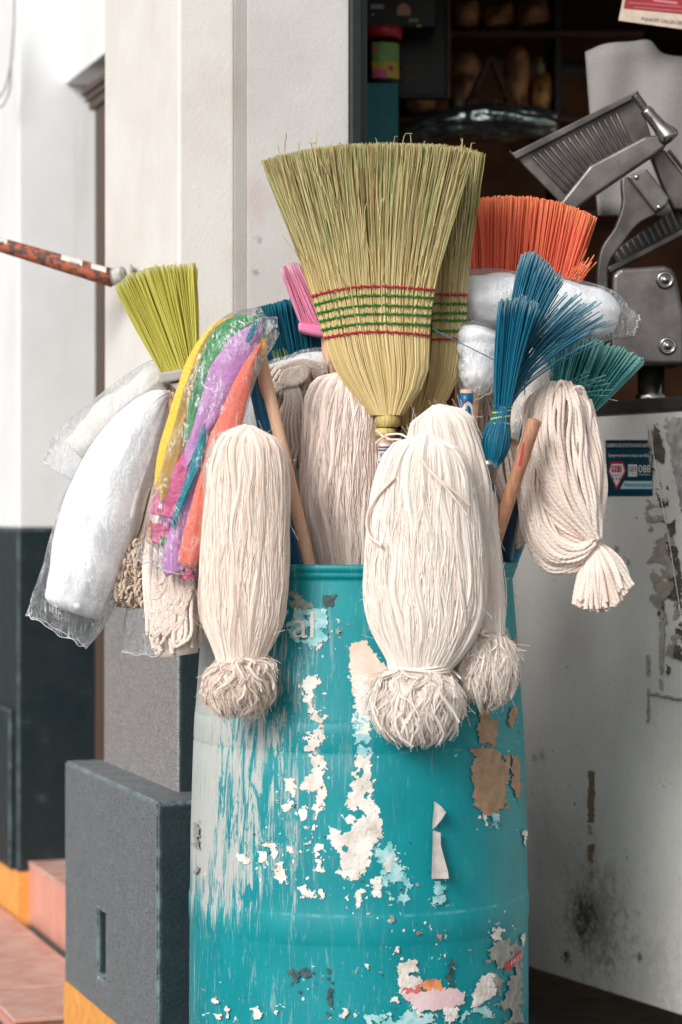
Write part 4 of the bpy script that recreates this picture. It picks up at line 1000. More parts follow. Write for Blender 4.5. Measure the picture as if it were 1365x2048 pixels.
def corn_broom(label, prof, top, Z, n, lines, seed, neck, handle_to, lab, strays=True):
    """prof rows: y, centre x, half width, half thickness"""
    t = thing('corn_broom', label, 'broom', P(handle_to[0], handle_to[1], handle_to[2]), 'natural straw brooms with stitched bands')
    rg = np.random.default_rng(seed)
    pr = np.array(prof, float)[::-1]          # increasing y
    g = lambda y, c: np.interp(y, pr[:, 0], pr[:, c])
    # smooth profile
    yy = np.linspace(pr[0, 0], pr[-1, 0], 200); 
    sm = {c: np.convolve(np.pad(g(yy, c), 12, mode='edge'), np.ones(25) / 25, 'valid') for c in (1, 2, 3)}
    g = lambda y, c: np.interp(y, yy, sm[c])
    M = 16
    s = rg.uniform(-1, 1, n); s = np.sign(s) * np.abs(s) ** .93
    d = rg.uniform(-1, 1, n)
    tx = np.array(top, float)
    yt = np.interp(s, tx[:, 0], tx[:, 1]) + rg.normal(0, 1.5, n) + np.abs(d) * 2 + (rg.random(n) ** 5) * 40
    y0 = pr[-1, 0]
    u = np.linspace(0, 1, M)[None] ** .85
    Y = y0 + (yt[:, None] - y0) * u
    S = s[:, None] + (rg.normal(0, .035, (n, 1)) * np.maximum(0, u - .35) ** 1.3) + .012 * np.sin(6 * u + rg.random((n, 1)) * 6)
    D = d[:, None]
    X = g(Y, 1) + S * g(Y, 2) + rg.normal(0, 3.2, (n, 1)) * np.maximum(0, u - .55) ** 2 * 4
    dep = g(Y, 3) * np.sqrt(np.maximum(.06, 1 - np.clip(S, -1, 1) ** 2))
    C = PA(X, Y, Z - D * dep)
    C = C + rg.normal(0, .0005, C.shape) * np.linspace(0, 1, M)[None, :, None]
    rad = (.00056 + .0006 * rg.random((n, 1)) ** 1.6) * np.linspace(1.2, .7, M)[None]
    obj('straw', tubes('straw', C, rad, 4, seed=seed), M_corn, t, 'stuff')
    ns = 44; sv = rg.uniform(-1, 1, ns); ya = rg.uniform(max(tx[:, 1]) + 20, pr[-1, 0] - 170, ns); L_ = rg.uniform(60, 200, ns)
    q = np.linspace(0, 1, 9)[None]; Yq = ya[:, None] - L_[:, None] * q
    Yq = np.maximum(Yq, min(tx[:, 1]) - 26 * rg.random((ns, 1)) ** 3)
    Xq = g(Yq, 1) + sv[:, None] * g(Yq, 2) + rg.normal(0, 12, (ns, 1)) * q ** 2 + rg.normal(0, 3, (ns, 1)) * np.sin(5 * q)
    Zq = Z - g(Yq, 3) * np.sqrt(np.maximum(.03, 1 - sv[:, None] ** 2)) - .002 - .006 * rg.random((ns, 1)) * q
    obj('bent_straws', tubes('bent_straws', PA(Xq, Yq, Zq), .0007, 4, seed=seed + 50), M_corn, t, 'stuff')
    sp = [(float(g(y, 1)), y, Z, float(g(y, 2)) * .93, float(g(y, 3)) * .72) for y in np.linspace(y0 - 2, max(tx[:, 1]) + 18, 12)]
    obj('inner_core', loft('inner_core', sp, 30, 20), M_cornd, t)
    for (yl, ym, yr, m) in lines:
        q = []
        for k in range(64):
            a = math.pi * k / 63; sv = -math.cos(a)
            yc = np.interp(sv, [-1, 0, 1], [yl, ym, yr]) if True else 0
            yc = ym + (yl - ym) * max(0, -sv) ** 1.8 + (yr - ym) * max(0, sv) ** 1.8 + .9 * math.sin(k * 1.9)
            x = g(yc, 1) + sv * (g(yc, 2) + 1); q.append(P(float(x), yc, Z - float(g(yc, 3)) * math.sqrt(max(0.0, 1 - sv*sv)) * 1.0 - .0022 + .0012 * math.cos(k * 1.25)))
        qb = [Vector((p.x, 2 * Z - p.y, p.z)) for p in reversed(q)]
        obj('stitch_band', tubes('stitch_band', np.array([[tuple(v) for v in q + qb + [q[0]]]]), .0017, 6), m, t)
        # stitch knots
        K = []
        for k in range(4, 62, 4):
            p = np.array(q[k]); K.append([p + (-.0004, -.001, .0035), p + (0, -.0022, 0), p + (.0006, -.001, -.0035)])
        obj('stitch_knots', tubes('stitch_knots', np.array(K), .0010, 4), m, t, 'stuff')
    # bound neck
    nx, ny, nw = neck
    for (dy, h, w) in ((12, 24, 1.0), (36, 16, .86)):
        c = P(nx - (dy - 12) * .15, ny + dy, Z); hh = h / F * Z; rr = nw * w / F * Z
        obj('bound_neck', lathe('bound_neck', [(rr * .72, -hh * .62), (rr * .95, -hh * .45), (rr * 1.02, 0), (rr * .95, hh * .45), (rr * .72, hh * .62)], c, 28), simple('neck_straw', srgb(212, 192, 120), srgb(168, 146, 82), .6, sc=300, stretch=(1, 1, .08)), t)
    for dy in (-2, 26):
        c = P(nx, ny + dy, Z); rr = nw * (.90 if dy < 0 else .80) / F * Z
        obj('binding_wire', lathe('binding_wire', [(rr * .95, -.0016), (rr * 1.06, 0), (rr * .95, .0016)], c, 28), M_wire, t)
    hd = rod('handle', P(nx - 3, ny + 30, Z), P(*handle_to), .0115, None, M_wood, t, 20)
    return t
big_prof = [(830, 775, 23, .016), (815, 774, 40, .024), (790, 772, 66, .030), (760, 768, 87, .034), (720, 761, 99, .036), (672, 753, 105, .034), (640, 750, 110, .031), (580, 744, 124, .027), (500, 741, 146, .032), (400, 735, 180, .036), (285, 731, 219, .036)]
lines = [(593, 572, 580, M_redth), (610, 590, 596, M_grth), (627, 610, 615, M_grth), (643, 627, 631, M_grth), (660, 646, 650, M_grth), (676, 663, 671, M_redth)]
brA = corn_broom('large straw broom standing upside down in front, stitched in red and green', big_prof, [(-1, 322), (-.8, 310), (-.5, 297), (-.15, 287), (.3, 286), (.7, 289), (1, 304)], 3.96, 3800, lines, 11, (775, 829, 25), (752, 1420, 3.98), True)
lab_h = rod('label_sleeve', P(772.6, 886, 3.96), P(769, 934, 3.962), .0119, None, simple('label_white', srgb(226, 222, 218), None, .5), brA, 20, dome=False)
ink = simple('label_purple', srgb(70, 66, 110), srgb(90, 86, 130), .5, sc=60)
def on_cyl(cx0, y0, cx1, y1, Z, r):
    def f(px, py, o=0):
        cx = cx0 + (cx1 - cx0) * (py - y0) / (y1 - y0); X = (px - cx) / F * Z; rr = r + .0006
        X = max(-rr * .98, min(rr * .98, X)); return Vector(((cx - CX) / F * Z + X, Z - math.sqrt(rr*rr - X*X), CH + (CY - py) / F * Z))
    return f
fc = on_cyl(772.6, 886, 769, 934, 3.96, .0120)
for (y0, y1) in ((893, 896), (899, 902), (922, 932)):
    V = [tuple(fc(757 + 28 * k / 8, y)) for y in (y0, y1) for k in range(9)]; Q = [(9 + k, 10 + k, k + 1, k) for k in range(8)]
    me = bpy.data.meshes.new('label_print'); me.from_pydata(V, [], Q); obj('label_print', me, ink, lab_h)
V = [tuple(fc(757 + 28 * k / 8, y)) for y in (934, 947) for k in range(9)]
me = bpy.data.meshes.new('label_print'); me.from_pydata(V, [], [(9 + k, 10 + k, k + 1, k) for k in range(8)]); obj('label_print', me, simple('label_amber', srgb(224, 168, 60), None, .5), lab_h)
text_on('MARTIN', 760, 905, 784, 918, fc, ink, lab_h)
sec_prof = [(852, 822, 20, .015), (838, 824, 36, .022), (812, 830, 58, .028), (780, 836, 74, .032), (740, 840, 83, .034), (690, 843, 86, .034), (640, 845, 87, .031), (590, 846, 87, .028), (500, 848, 94, .030), (400, 850, 106, .034), (290, 852, 116, .036)]
lines2 = [(600, 588, 590, M_redth), (616, 606, 608, M_grth), (632, 626, 626, M_grth), (648, 640, 641, M_grth), (664, 661, 662, M_grth), (684, 678, 678, M_redth)]
corn_broom('narrower straw broom half hidden behind the large one', sec_prof, [(-1, 320), (-.5, 300), (.2, 292), (.7, 294), (1, 308)], 4.06, 2000, lines2, 12, (822, 853, 20), (790, 1420, 4.08), False)

def fan(base, tips, n, M, r, Zb, Zt, db, dt, seed, jit=2., lj=.05, back=0., bow=0., sides=4, splay=0., end=None):
    rg = np.random.default_rng(seed)
    b = np.array(base, float); q = np.array(tips, float)
    s = rg.random(n); d = rg.uniform(-1, 1, n)
    def on(p, s_):
        k = np.linspace(0, 1, len(p)); return np.interp(s_, k, p[:, 0]), np.interp(s_, k, p[:, 1])
    bx_, by_ = on(b, s); tx_, ty_ = on(q, np.clip(s + rg.normal(0, splay, n), 0, 1))
    l = 1 - rg.random(n) ** 2 * lj
    tx_ = bx_ + (tx_ - bx_) * l + rg.normal(0, jit, n); ty_ = by_ + (ty_ - by_) * l + rg.normal(0, jit * .5, n) - d * back
    u = np.linspace(0, 1, M)[None]
    w = u + bow * (u * u - u)
    X = bx_[:, None] + (tx_ - bx_)[:, None] * w; Y = by_[:, None] + (ty_ - by_)[:, None] * u
    wv = rg.normal(0, 1.9, (n, 1)) * np.sin(np.pi * u)
    X = X + wv
    Z = (Zb - d * db)[:, None] + ((Zt - d * dt) - (Zb - d * db))[:, None] * u
    C = PA(X, Y, Z)
    rad = np.full((n, M), r) * (1 + .3 * (rg.random((n, 1)) - .5))
    if end is not None: rad[:, -1] *= end
    return C, rad
def plug(name, pts, Z, dep, m, parent, bev=.004):
    return obj(name, prism(name, [P(x, y, Z - dep / 2) for x, y in pts], (0, dep, 0), bev), m, parent)

# lime broom
t = thing('plastic_broom', 'lime yellow plastic broom leaning upside down at the left', 'broom', P(470, 1300, 4.1), 'coloured plastic brooms')
C, rad = fan([(322, 744), (396, 733)], [(233, 574), (262, 551), (310, 536), (392, 530)], 900, 7, .00105, 4.0, 3.94, .020, .034, 21, 1.4, .035, 7., splay=.01)
obj('bristles', tubes('bristles', C, rad, 4, seed=5), bristle('lime_bristle', srgb(234, 228, 122), srgb(214, 208, 96), srgb(236, 234, 170), tipat=.92), t, 'stuff')
plug('bristle_cap', [(318, 745), (398, 732), (402, 753), (321, 767)], 4.0, .052, M_gcap, t)
plug('socket', [(338, 766), (392, 757), (378, 790), (362, 792)], 4.0, .036, M_gcap, t)
rod('handle', P(368, 785, 4.0), P(470, 1300, 4.1), .0115, None, M_bluep, t)
# teal left broom
t = thing('plastic_broom', 'dark teal plastic broom behind the pink one', 'broom', P(640, 1300, 4.2), 'coloured plastic brooms')
C, rad = fan([(560, 800), (665, 745)], [(512, 618), (560, 604), (610, 592), (668, 585)], 800, 6, .0011, 4.19, 4.16, .02, .03, 22, 1.6, .04, 4, splay=.01)
obj('bristles', tubes('bristles', C, rad, 4, seed=6), bristle('teal_bristle', srgb(16, 100, 122), srgb(8, 74, 94), srgb(40, 130, 148), tipat=.85), t, 'stuff')
plug('bristle_cap', [(556, 800), (666, 742), (676, 760), (566, 820)], 4.19, .05, M_navy, t)
rod('handle', P(620, 785, 4.19), P(640, 1300, 4.2), .0115, None, M_wood, t)
C, rad = fan([(566, 800), (610, 780)], [(545, 700), (575, 690)], 14, 6, .0012, 4.165, 4.13, .004, .004, 29, 2, .3)
obj('bristles', tubes('bristles', C, rad, 4, seed=7), bristle('olive_bristle', srgb(150, 160, 90), srgb(90, 120, 80)), t, 'stuff')
# pink broom
t = thing('plastic_broom', 'pink plastic broom peeking out left of the straw broom', 'broom', P(700, 1300, 4.16), 'coloured plastic brooms')
C, rad = fan([(602, 648), (690, 662)], [(562, 536), (585, 528), (660, 545)], 520, 6, .0013, 4.12, 4.10, .02, .03, 23, 1.5, .03, 5, splay=.01)
obj('bristles', tubes('bristles', C, rad, 4, seed=8), bristle('pink_bristle', srgb(244, 168, 198), srgb(234, 146, 182), srgb(250, 210, 226), tipat=.8), t, 'stuff')
plug('bristle_cap', [(597, 644), (700, 660), (700, 682), (622, 668), (597, 661)], 4.12, .055, simple('pink_plastic', srgb(236, 136, 180), srgb(226, 122, 168), .35), t)
rod('handle', P(655, 668, 4.12), P(700, 1300, 4.16), .0115, None, M_wood, t)
# orange broom
t = thing('plastic_broom', 'orange plastic broom standing upside down right of the straw brooms', 'broom', P(930, 1300, 4.25), 'coloured plastic brooms')
C, rad = fan([(952, 640), (1120, 650)], [(936, 402), (1000, 394), (1060, 395), (1120, 406), (1193, 434)], 1500, 7, .0012, 4.24, 4.22, .02, .04, 24, 2.0, .035, 4, splay=.008)
mo = bristle('orange_bristle', srgb(244, 130, 98), srgb(230, 108, 78), srgb(244, 146, 104), tipat=.8)
obj('bristles', tubes('bristles', C, rad, 4, seed=9), mo, t, 'stuff')
C, rad = fan([(1090, 640), (1130, 640)], [(1130, 560), (1196, 500)], 70, 7, .0011, 4.22, 4.16, .02, .03, 25, 12, .3, 4, bow=.5)
obj('stray_bristles', tubes('stray_bristles', C, rad, 4, seed=10), mo, t, 'stuff')
plug('bristle_cap', [(946, 640), (1126, 650), (1124, 672), (948, 664)], 4.24, .055, simple('orange_plastic', srgb(214, 84, 44), None, .35), t)
rod('handle', P(1030, 665, 4.24), P(930, 1300, 4.25), .0115, None, M_wood, t)
# teal right broom
t = thing('plastic_broom', 'faded teal plastic broom fanning out at the far right', 'broom', P(960, 1300, 4.2), 'coloured plastic brooms')
C, rad = fan([(1085, 850), (1182, 832)], [(1088, 690), (1150, 676), (1195, 682), (1250, 700), (1288, 722)], 480, 7, .0011, 4.16, 4.08, .02, .03, 26, 2.2, .05, 5, splay=.02)
mt = bristle('pale_teal_bristle', srgb(96, 172, 172), srgb(52, 130, 136), srgb(140, 196, 192), tipat=.7)
obj('bristles', tubes('bristles', C, rad, 4, seed=11), mt, t, 'stuff')
C, rad = fan([(1130, 770), (1170, 790)], [(1190, 740), (1245, 800)], 16, 6, .0009, 4.07, 4.05, .004, .01, 27, 9, .5)
obj('stray_bristles', tubes('stray_bristles', C, rad, 4, seed=12), mt, t, 'stuff')
plug('bristle_cap', [(1080, 852), (1184, 834), (1184, 850), (1082, 870)], 4.16, .045, M_navy, t)
rod('handle', P(1120, 860, 4.16), P(960, 1300, 4.2), .0115, None, M_bluep, t)
# blue hand brush
t = thing('whisk_broom', 'blue plastic whisk broom bound with yellow wire, bristles spread', 'broom', P(985, 1200, 3.9))
bl = bristle('blue_bristle', srgb(22, 116, 146), srgb(10, 88, 114), srgb(112, 152, 166), tipat=.88)
ZH = 3.88
C, rad = fan([(990, 815), (1022, 815)], [(1001, 606), (1020, 600), (1046, 594), (1078, 612)], 400, 9, .00105, ZH, ZH - .03, .014, .03, 31, 2.0, .10, 8, bow=.4)
obj('bristles', tubes('bristles', C, rad, 4, seed=13), bl, t, 'stuff')
C, rad = fan([(1000, 812), (1024, 812)], [(1046, 512), (1066, 506), (1094, 524), (1126, 556)], 430, 9, .00105, ZH + .02, ZH + .06, .012, .025, 32, 2.4, .20, 6, bow=.55)
obj('bristles', tubes('bristles', C, rad, 4, seed=14), bl, t, 'stuff')
C, rad = fan([(1008, 812), (1024, 812)], [(1140, 580), (1176, 590), (1206, 612), (1222, 664)], 60, 10, .00105, ZH + .01, ZH + .03, .01, .03, 33, 8, .28, 6, bow=.7)
obj('stray_bristles', tubes('stray_bristles', C, rad, 4, seed=15), bl, t, 'stuff')
sp = [(1006, 812, ZH, 17, .014), (1003, 835, ZH, 17, .014), (997, 860, ZH, 24, .018), (992, 885, ZH, 28, .021), (989, 905, ZH, 24, .019), (985, 922, ZH, 17, .014), (983, 934, ZH, 14, .012)]
obj('bound_bristles', tubes('bound_bristles', strands(sp, 260, 18, 34, (.8, 1.03), .02), .0010, 4, seed=16), bl, t, 'stuff')
obj('bound_core', loft('bound_core', sp, 24, 18, scale=.9), simple('dark_blue_core', srgb(6, 60, 92), None, .6), t)
ye = simple('yellow_wire', srgb(216, 204, 60), None, .4)
for i, y in enumerate((812, 822, 836, 850)):
    cx = 1007 - i * 2.6; rr = (18.5 if i < 2 else 19.5 + (i - 2) * 1.5) / F * ZH
    a = np.linspace(0, 2 * np.pi, 25); c = P(cx, y, ZH)
    obj('wire_turn', tubes('wire_turn', np.stack([c.x + rr * np.cos(a), c.y + rr * .86 * np.sin(a), c.z + .003 * np.sin(a * 1.0 + i)], -1)[None], .0014, 6), ye, t)
obj('ferrule', lathe('ferrule', [(.0125, P(0, 968, ZH).z), (.0125, P(0, 950, ZH).z), (.0135, P(0, 948, ZH).z), (.0150, P(0, 930, ZH).z), (.0152, P(0, 920, ZH).z), (.0125, P(0, 919, ZH).z)], (P(978, 0, ZH).x, ZH, 0), 24), M_poly, t)
rod('handle', P(978, 962, ZH), P(960, 1250, 3.98), .0112, None, M_bluep, t)
a = np.array(cr([(870, 660, 3.9), (930, 690, 3.88), (990, 720, 3.87), (1020, 735, 3.86)], 30)); b2 = np.array(cr([(1050, 770, 3.9), (1072, 730, 3.89), (1066, 712, 3.89), (1052, 740, 3.9), (1050, 790, 3.9)], 30))
C = np.stack([PA(a[:, 0], a[:, 1], a[:, 2]), PA(b2[:, 0], b2[:, 1], b2[:, 2])]); obj('stray_bristles', tubes('stray_bristles', C, .0009, 5), bl, t, 'stuff')

# ------------------------------------------------------------------ bare handles
def handle(label, p0, p1, r, m, **k):
    t = thing('broom_handle', label, 'handle', p1); rod('stick', p0, p1, r, None, m, t, 22, **k); return t
handle('pale wooden stick leaning left of centre, beside the blue one', P(521, 712, 3.872), P(640, 1215, 3.885), .0100, M_wood)
handle('blue wrapped stick behind the pale wooden one, left of centre', P(506, 740, 3.898), P(604, 1190, 3.93), .0128, M_bluep)
t = handle('brown wooden stick with a rounded worn end, right of centre', P(1071, 838, 3.86), P(955, 1190, 3.92), .0115, M_wood2)
pl = plug('hang_tag', [(1037, 932), (1046, 888), (1051, 882), (1045, 934)], 3.835, .002, simple('red_tag_card', srgb(176, 52, 66), None, .5), t, 0)
t2 = handle('navy wrapped stick behind the brown one, right of centre', P(1060, 838, 3.985), P(1000, 1190, 4.06), .0120, M_navy)
text_on('PAIS', 1012, 1004, 1028, 1010, lambda x, y: P(x, y, 3.972), stk_lb, t2)
t3 = thing('broom_handle', 'pale stick with a blue label beside the bagged white mop', 'handle', P(900, 1250, 4.05))
rod('stick', P(934, 778, 4.0), P(916, 1250, 4.05), .0112, None, M_wood, t3, 22)
ls = rod('label_sleeve', P(933.6, 786, 4.0), P(930.4, 870, 4.004), .0116, None, M_bluep, t3, 22, dome=False)
fl = on_cyl(933.6, 786, 930.4, 870, 4.0, .0117)
V = [tuple(fl(934 + 13 * math.cos(a), 828 + 26 * math.sin(a))) for a in np.linspace(0, 2 * math.pi, 24, endpoint=False)]
me = bpy.data.meshes.new('red_oval'); me.from_pydata(V, [], [tuple(reversed(range(24)))]); obj('red_oval', me, stk_red, ls)
fl2 = on_cyl(933.6, 786, 930.4, 870, 4.0, .0122)
V = [tuple(fl2(936 + 12 * math.cos(a), 828 + 24 * math.sin(a))) for a in np.linspace(0, 2 * math.pi, 24, endpoint=False)]
me = bpy.data.meshes.new('white_oval'); me.from_pydata(V, [], [tuple(reversed(range(24)))]); obj('white_oval', me, stk_wh, ls)
text_on('Li', 931, 818, 944, 834, on_cyl(933.6, 786, 930.4, 870, 4.0, .0127), M_navy, ls)

# rusty pipe with torn labels
rust = NT('rusty_pipe_paint'); v = rust.coord()
rn = rust.noise(v, 60, 6, .7)
rust_m = rust.done(rust.mix(rust.ramp(rn, (.46, 0), (.54, 1)), srgb(170, 88, 58), srgb(84, 62, 56)), .7, rust.bump(rn, .5, .002))
t = thing('awning_bar', 'rusty red metal bar with paper labels reaching in from the left to the pillar', 'bar', P(245, 556, 4.75))
rod('bar_tube', P(-60, 471, 4.86), P(226, 556, 4.76), .0135, .0185, rust_m, t, 22, dome=False)
M_rag = simple('grey_tape_wrap', srgb(196, 192, 186), srgb(150, 146, 142), .6, sc=60, bsc=120)
rod('tape_wrap', P(222, 554.5, 4.762), P(252, 548, 4.755), .0188, .0160, M_rag, t, 22)
plug('wall_plate', [(259, 528), (263, 528), (263, 582), (259, 582)], 4.75, .05, M_gcap, t, 0)
def barlabel(x0, x1, m, ext, nm='paper_label'):
    V = []
    for x in np.linspace(x0, x1, 8):
        u = (x + 60) / 286; yc = 471 + 85 * u; Z = 4.86 - .10 * u; r = .0135 + .005 * u + .0008
        for a in np.linspace(ext[0], ext[1], 10):
            V.append((P(x, yc, Z).x, Z - r * math.cos(a), P(x, yc, Z).z + r * math.sin(a)))
    Q = [(i*10 + k, (i+1)*10 + k, (i+1)*10 + k + 1, i*10 + k + 1) for i in range(7) for k in range(9)]
    me = bpy.data.meshes.new(nm); me.from_pydata(V, [], Q); me.polygons.foreach_set('use_smooth', np.ones(len(Q), bool)); return obj(nm, me, m, t)
M_lab = simple('bar_label_paper', srgb(216, 212, 204), srgb(200, 194, 186), .6, sc=50)
barlabel(-40, 16, M_lab, (-.9, 1.5)); barlabel(124, 166, M_lab, (-.9, 1.5)); barlabel(184, 214, M_lab, (.3, 1.2))
for x0, x1 in ((2, 3.4), (4.5, 5.5), (6.4, 8.2), (9, 10), (142, 143.6), (145, 146), (147.4, 149.5), (151, 152), (153.5, 155.5), (157, 158), (159, 161)):
    V = []
    u = (x0 + 60) / 286; 
    barlabel(x0, x1, stk_bk, (.05, .45), 'barcode_line').location = (0, -.0006, 0)

# ------------------------------------------------------------------ mops
Y_rope = yarn('rope_yarn', srgb(234, 217, 205)[:3], srgb(249, 238, 229)[:3], 720., trans=.05)
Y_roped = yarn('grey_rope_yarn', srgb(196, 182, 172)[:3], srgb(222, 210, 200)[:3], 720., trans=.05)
Y_cot = yarn('cotton_yarn', srgb(238, 221, 208)[:3], srgb(250, 239, 229)[:3])
Y_cotw = yarn('white_cotton_yarn', srgb(238, 226, 216)[:3], srgb(250, 243, 236)[:3])
Y_fine = yarn('fine_yarn', srgb(242, 225, 215)[:3], srgb(252, 241, 233)[:3])
core_c = simple('yarn_core', srgb(240, 226, 215), srgb(230, 214, 203), .95, sc=200, stretch=(1, 1, .1))
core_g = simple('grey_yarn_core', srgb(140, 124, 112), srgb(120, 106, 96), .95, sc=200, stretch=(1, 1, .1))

def fluff(c, Rw, Rh, Z, Rd, n, seed, r=.00062, fib=9, hairs=1100, hr=.0003):
    """ragged ball of yarn ends below the tie: soft tufts fall from the knot over one another and end unevenly"""
    rg = np.random.default_rng(seed); M = 10
    C0 = np.array(P(c[0], c[1], Z)); S = np.array([Rw * Z / F, Rd, Rh * Z / F])
    ph = (np.arange(n) * 2.39996 + rg.normal(0, .3, n)); te = .9 + 2.1 * rg.random(n) ** .75
    t = np.linspace(0, 1, M)[None]
    th = .12 + (te[:, None] - .12) * t
    lay = .80 + .20 * rg.random((n, 1))
    lump = np.array([noise.noise(Vector((math.cos(a) * 1.3 + seed, math.sin(a) * 1.3, b * 1.4))) for a, b in zip(ph, te)])[:, None]
    rho = lay * (1 + .30 * lump) * np.interp(t, [0, .25, .7, 1], [.55, .84, 1.0, 1.08]) + .10 * rg.random((n, 1)) ** 3 * t ** 3
    pw = ph[:, None] + .5 * rg.normal(0, 1, (n, 1)) * t + .16 * np.sin(6.28 * (1.5 * t + rg.random((n, 1))))
    T = np.stack([np.sin(th) * np.cos(pw) * rho, np.sin(th) * np.sin(pw) * rho, np.cos(th) * rho], -1) * S + C0
    T = T + rg.normal(0, .0014, T.shape)
    k = np.repeat(np.arange(n), fib); N = len(k)
    off = rg.normal(0, 1, (N, 1, 3)) * (.0020 + .0022 * t[..., None] ** 2)
    C = T[k] + off + rg.normal(0, .0007, (N, M, 3))
    cut = (.86 + .14 * rg.random(N))
    C = np.stack([np.stack([np.interp(t[0] * cut[i], t[0], C[i, :, q]) for q in range(3)], -1) for i in range(N)])
    rad = r * (.7 + .7 * rg.random((N, 1))) * np.interp(t, [0, .8, 1], [1, 1, .6])
    q = rg.integers(0, N, hairs)
    h0 = C[q, -2]; dr = C[q, -1] - C[q, -3]; dr /= np.linalg.norm(dr, axis=1, keepdims=True) + 1e-9
    dr = dr + rg.normal(0, .6, (hairs, 3)); ln = .004 + .012 * rg.random((hairs, 1)) ** 2
    w = np.linspace(0, 1, 5)[None, :, None]
    H = h0[:, None] + dr[:, None] * ln[:, None] * w + rg.normal(0, .004, (hairs, 1, 3)) * w * w
    H[:, :, 2] -= (w * w * .003)[..., 0]
    TR = .0024 * (.6 + .7 * rg.random((n, 1))) * np.interp(t, [0, .75, 1], [.8, 1.1, .55]) * np.ones((n, M))
    return C, rad, H, np.full((hairs, 5), hr), T, TR
def fuzz(C, n, seed, r=.00032, L=.016):
    """loose fibres lifting off yarn paths"""
    rg = np.random.default_rng(seed); N, M, _ = C.shape
    i = rg.integers(0, N, n); j = rg.integers(1, M - 2, n)
    p = C[i, j]; tdir = C[i, j + 1] - C[i, j]; tdir /= np.linalg.norm(tdir, axis=1, keepdims=True) + 1e-9
    d = tdir * rg.choice([-1, 1], (n, 1)) + rg.normal(0, .45, (n, 3)); w = np.linspace(0, 1, 5)[None, :, None]
    H = p[:, None] + d[:, None] * (L * (.4 + rg.random((n, 1, 1)))) * w + rg.normal(0, .004, (n, 1, 3)) * w * w
    return H, np.full((n, 5), r)

def cotton_mop(label, sp, tie, ball, Z, seed, m, handle_end, locks=104, wob=.09, r=.0060, twist=0., fib=16):
    t = thing('cotton_mop', label, 'mop', handle_end, 'soft cotton mops hung over the barrel rim')
    rg = np.random.default_rng(seed); M = 24
    locks = locks // 2
    C = strands(sp, locks, M, seed, (.90, .965), wob, twist, cross=.30)
    env = np.interp(np.linspace(0, 1, M), [0, .1, .8, 1], [.8, 1, 1, .5])[None]
    rr = r * (.55 + .75 * rg.random((locks, 1))) * env * (1 + .16 * np.sin(6.283 * (1.3 * np.linspace(0, 1, M)[None] + rg.random((locks, 1)))))
    obj('yarn', tubes('yarn', C, rr * .92, 7, seed=seed), m, t, 'stuff')
    D = strands(sp, 1500, M, seed + 11, (.965, 1.02), wob * 1.2, twist, cross=.34)
    obj('surface_yarn', tubes('surface_yarn', D, .0009 * (.6 + .8 * rg.random((1500, 1))) * np.ones((1, M)), 4, seed=seed + 12), m, t, 'stuff')
    # fibres wrapped round every lock
    rep_ = np.repeat(np.arange(locks), fib); n = len(rep_)
    a = rg.random((n, 1)) * 6.283 + (rg.random((n, 1)) - .5) * 2.6 * np.linspace(0, 1, M)[None] + .25 * np.sin(6.283 * (2 * np.linspace(0, 1, M)[None] + rg.random((n, 1))))
    q = (.86 + .16 * rg.random((n, 1)) + .45 * (rg.random((n, 1)) > .95)) * rr[rep_]
    Cf = C[rep_].copy(); Cf[..., 0] += q * np.cos(a); Cf[..., 1] += q * np.sin(a)
    obj('fine_yarn', tubes('fine_yarn', Cf, .00062, 3, rnd=np.clip(.35 * rg.random(locks)[rep_] + .65 * rg.random(n), 0, 1)), m, t, 'stuff')
    H, hr = fuzz(Cf, 700, seed + 3, .0003, .02); obj('loose_fibres', tubes('loose_fibres', H, hr, 3, seed=seed), m, t, 'stuff')
    obj('inner_core', loft('inner_core', sp, 30, 26, scale=.968, ridge=(.003, 3.0, 2.0), seed=seed), core_c, t)
    fb = fluff(*ball, seed=seed + 5)
    obj('cut_ends', tubes('cut_ends', fb[0], fb[1], 3, seed=seed + 6), m, t, 'stuff')
    obj('yarn_ends', tubes('yarn_ends', fb[4], fb[5], 6, seed=seed + 8), m, t, 'stuff')
    obj('frayed_fibres', tubes('frayed_fibres', fb[2], fb[3], 3, seed=seed + 7), m, t, 'stuff')
    (bx_, by_), Rw, Rh, bz, Rd = ball[:5]
    bs = [(bx_, by_ + Rh * .8 * k, bz, Rw * .86 * math.sqrt(max(.02, 1 - k * k)), Rd * .86 * math.sqrt(max(.02, 1 - k * k))) for k in np.linspace(-.98, .98, 9)]
    bs = [(x, y + 4, z, w * (.72 if i < 3 else 1), d * (.72 if i < 3 else 1)) for i, (x, y, z, w, d) in enumerate(bs)]
    obj('ball_core', loft('ball_core', bs, 18, 20, .004, 60), core_c, t)
    tx, ty, tw = tie; a = np.linspace(0, 2 * np.pi, 30); c = P(tx, ty, Z)
    r2 = tw / F * Z
    tc = np.stack([np.stack([c.x + r2 * np.cos(a), c.y + r2 * .8 * np.sin(a), c.z + .003 * np.sin(2 * a + k) + k * .003 - .003], -1) for k in range(3)])
    obj('tie_string', tubes('tie_string', tc, .0018, 6, seed=seed), m, t)
    rod('handle', P(sp[1][0], sp[1][1], sp[1][2]), handle_end, .011, None, M_wood, t, 14)
    return t

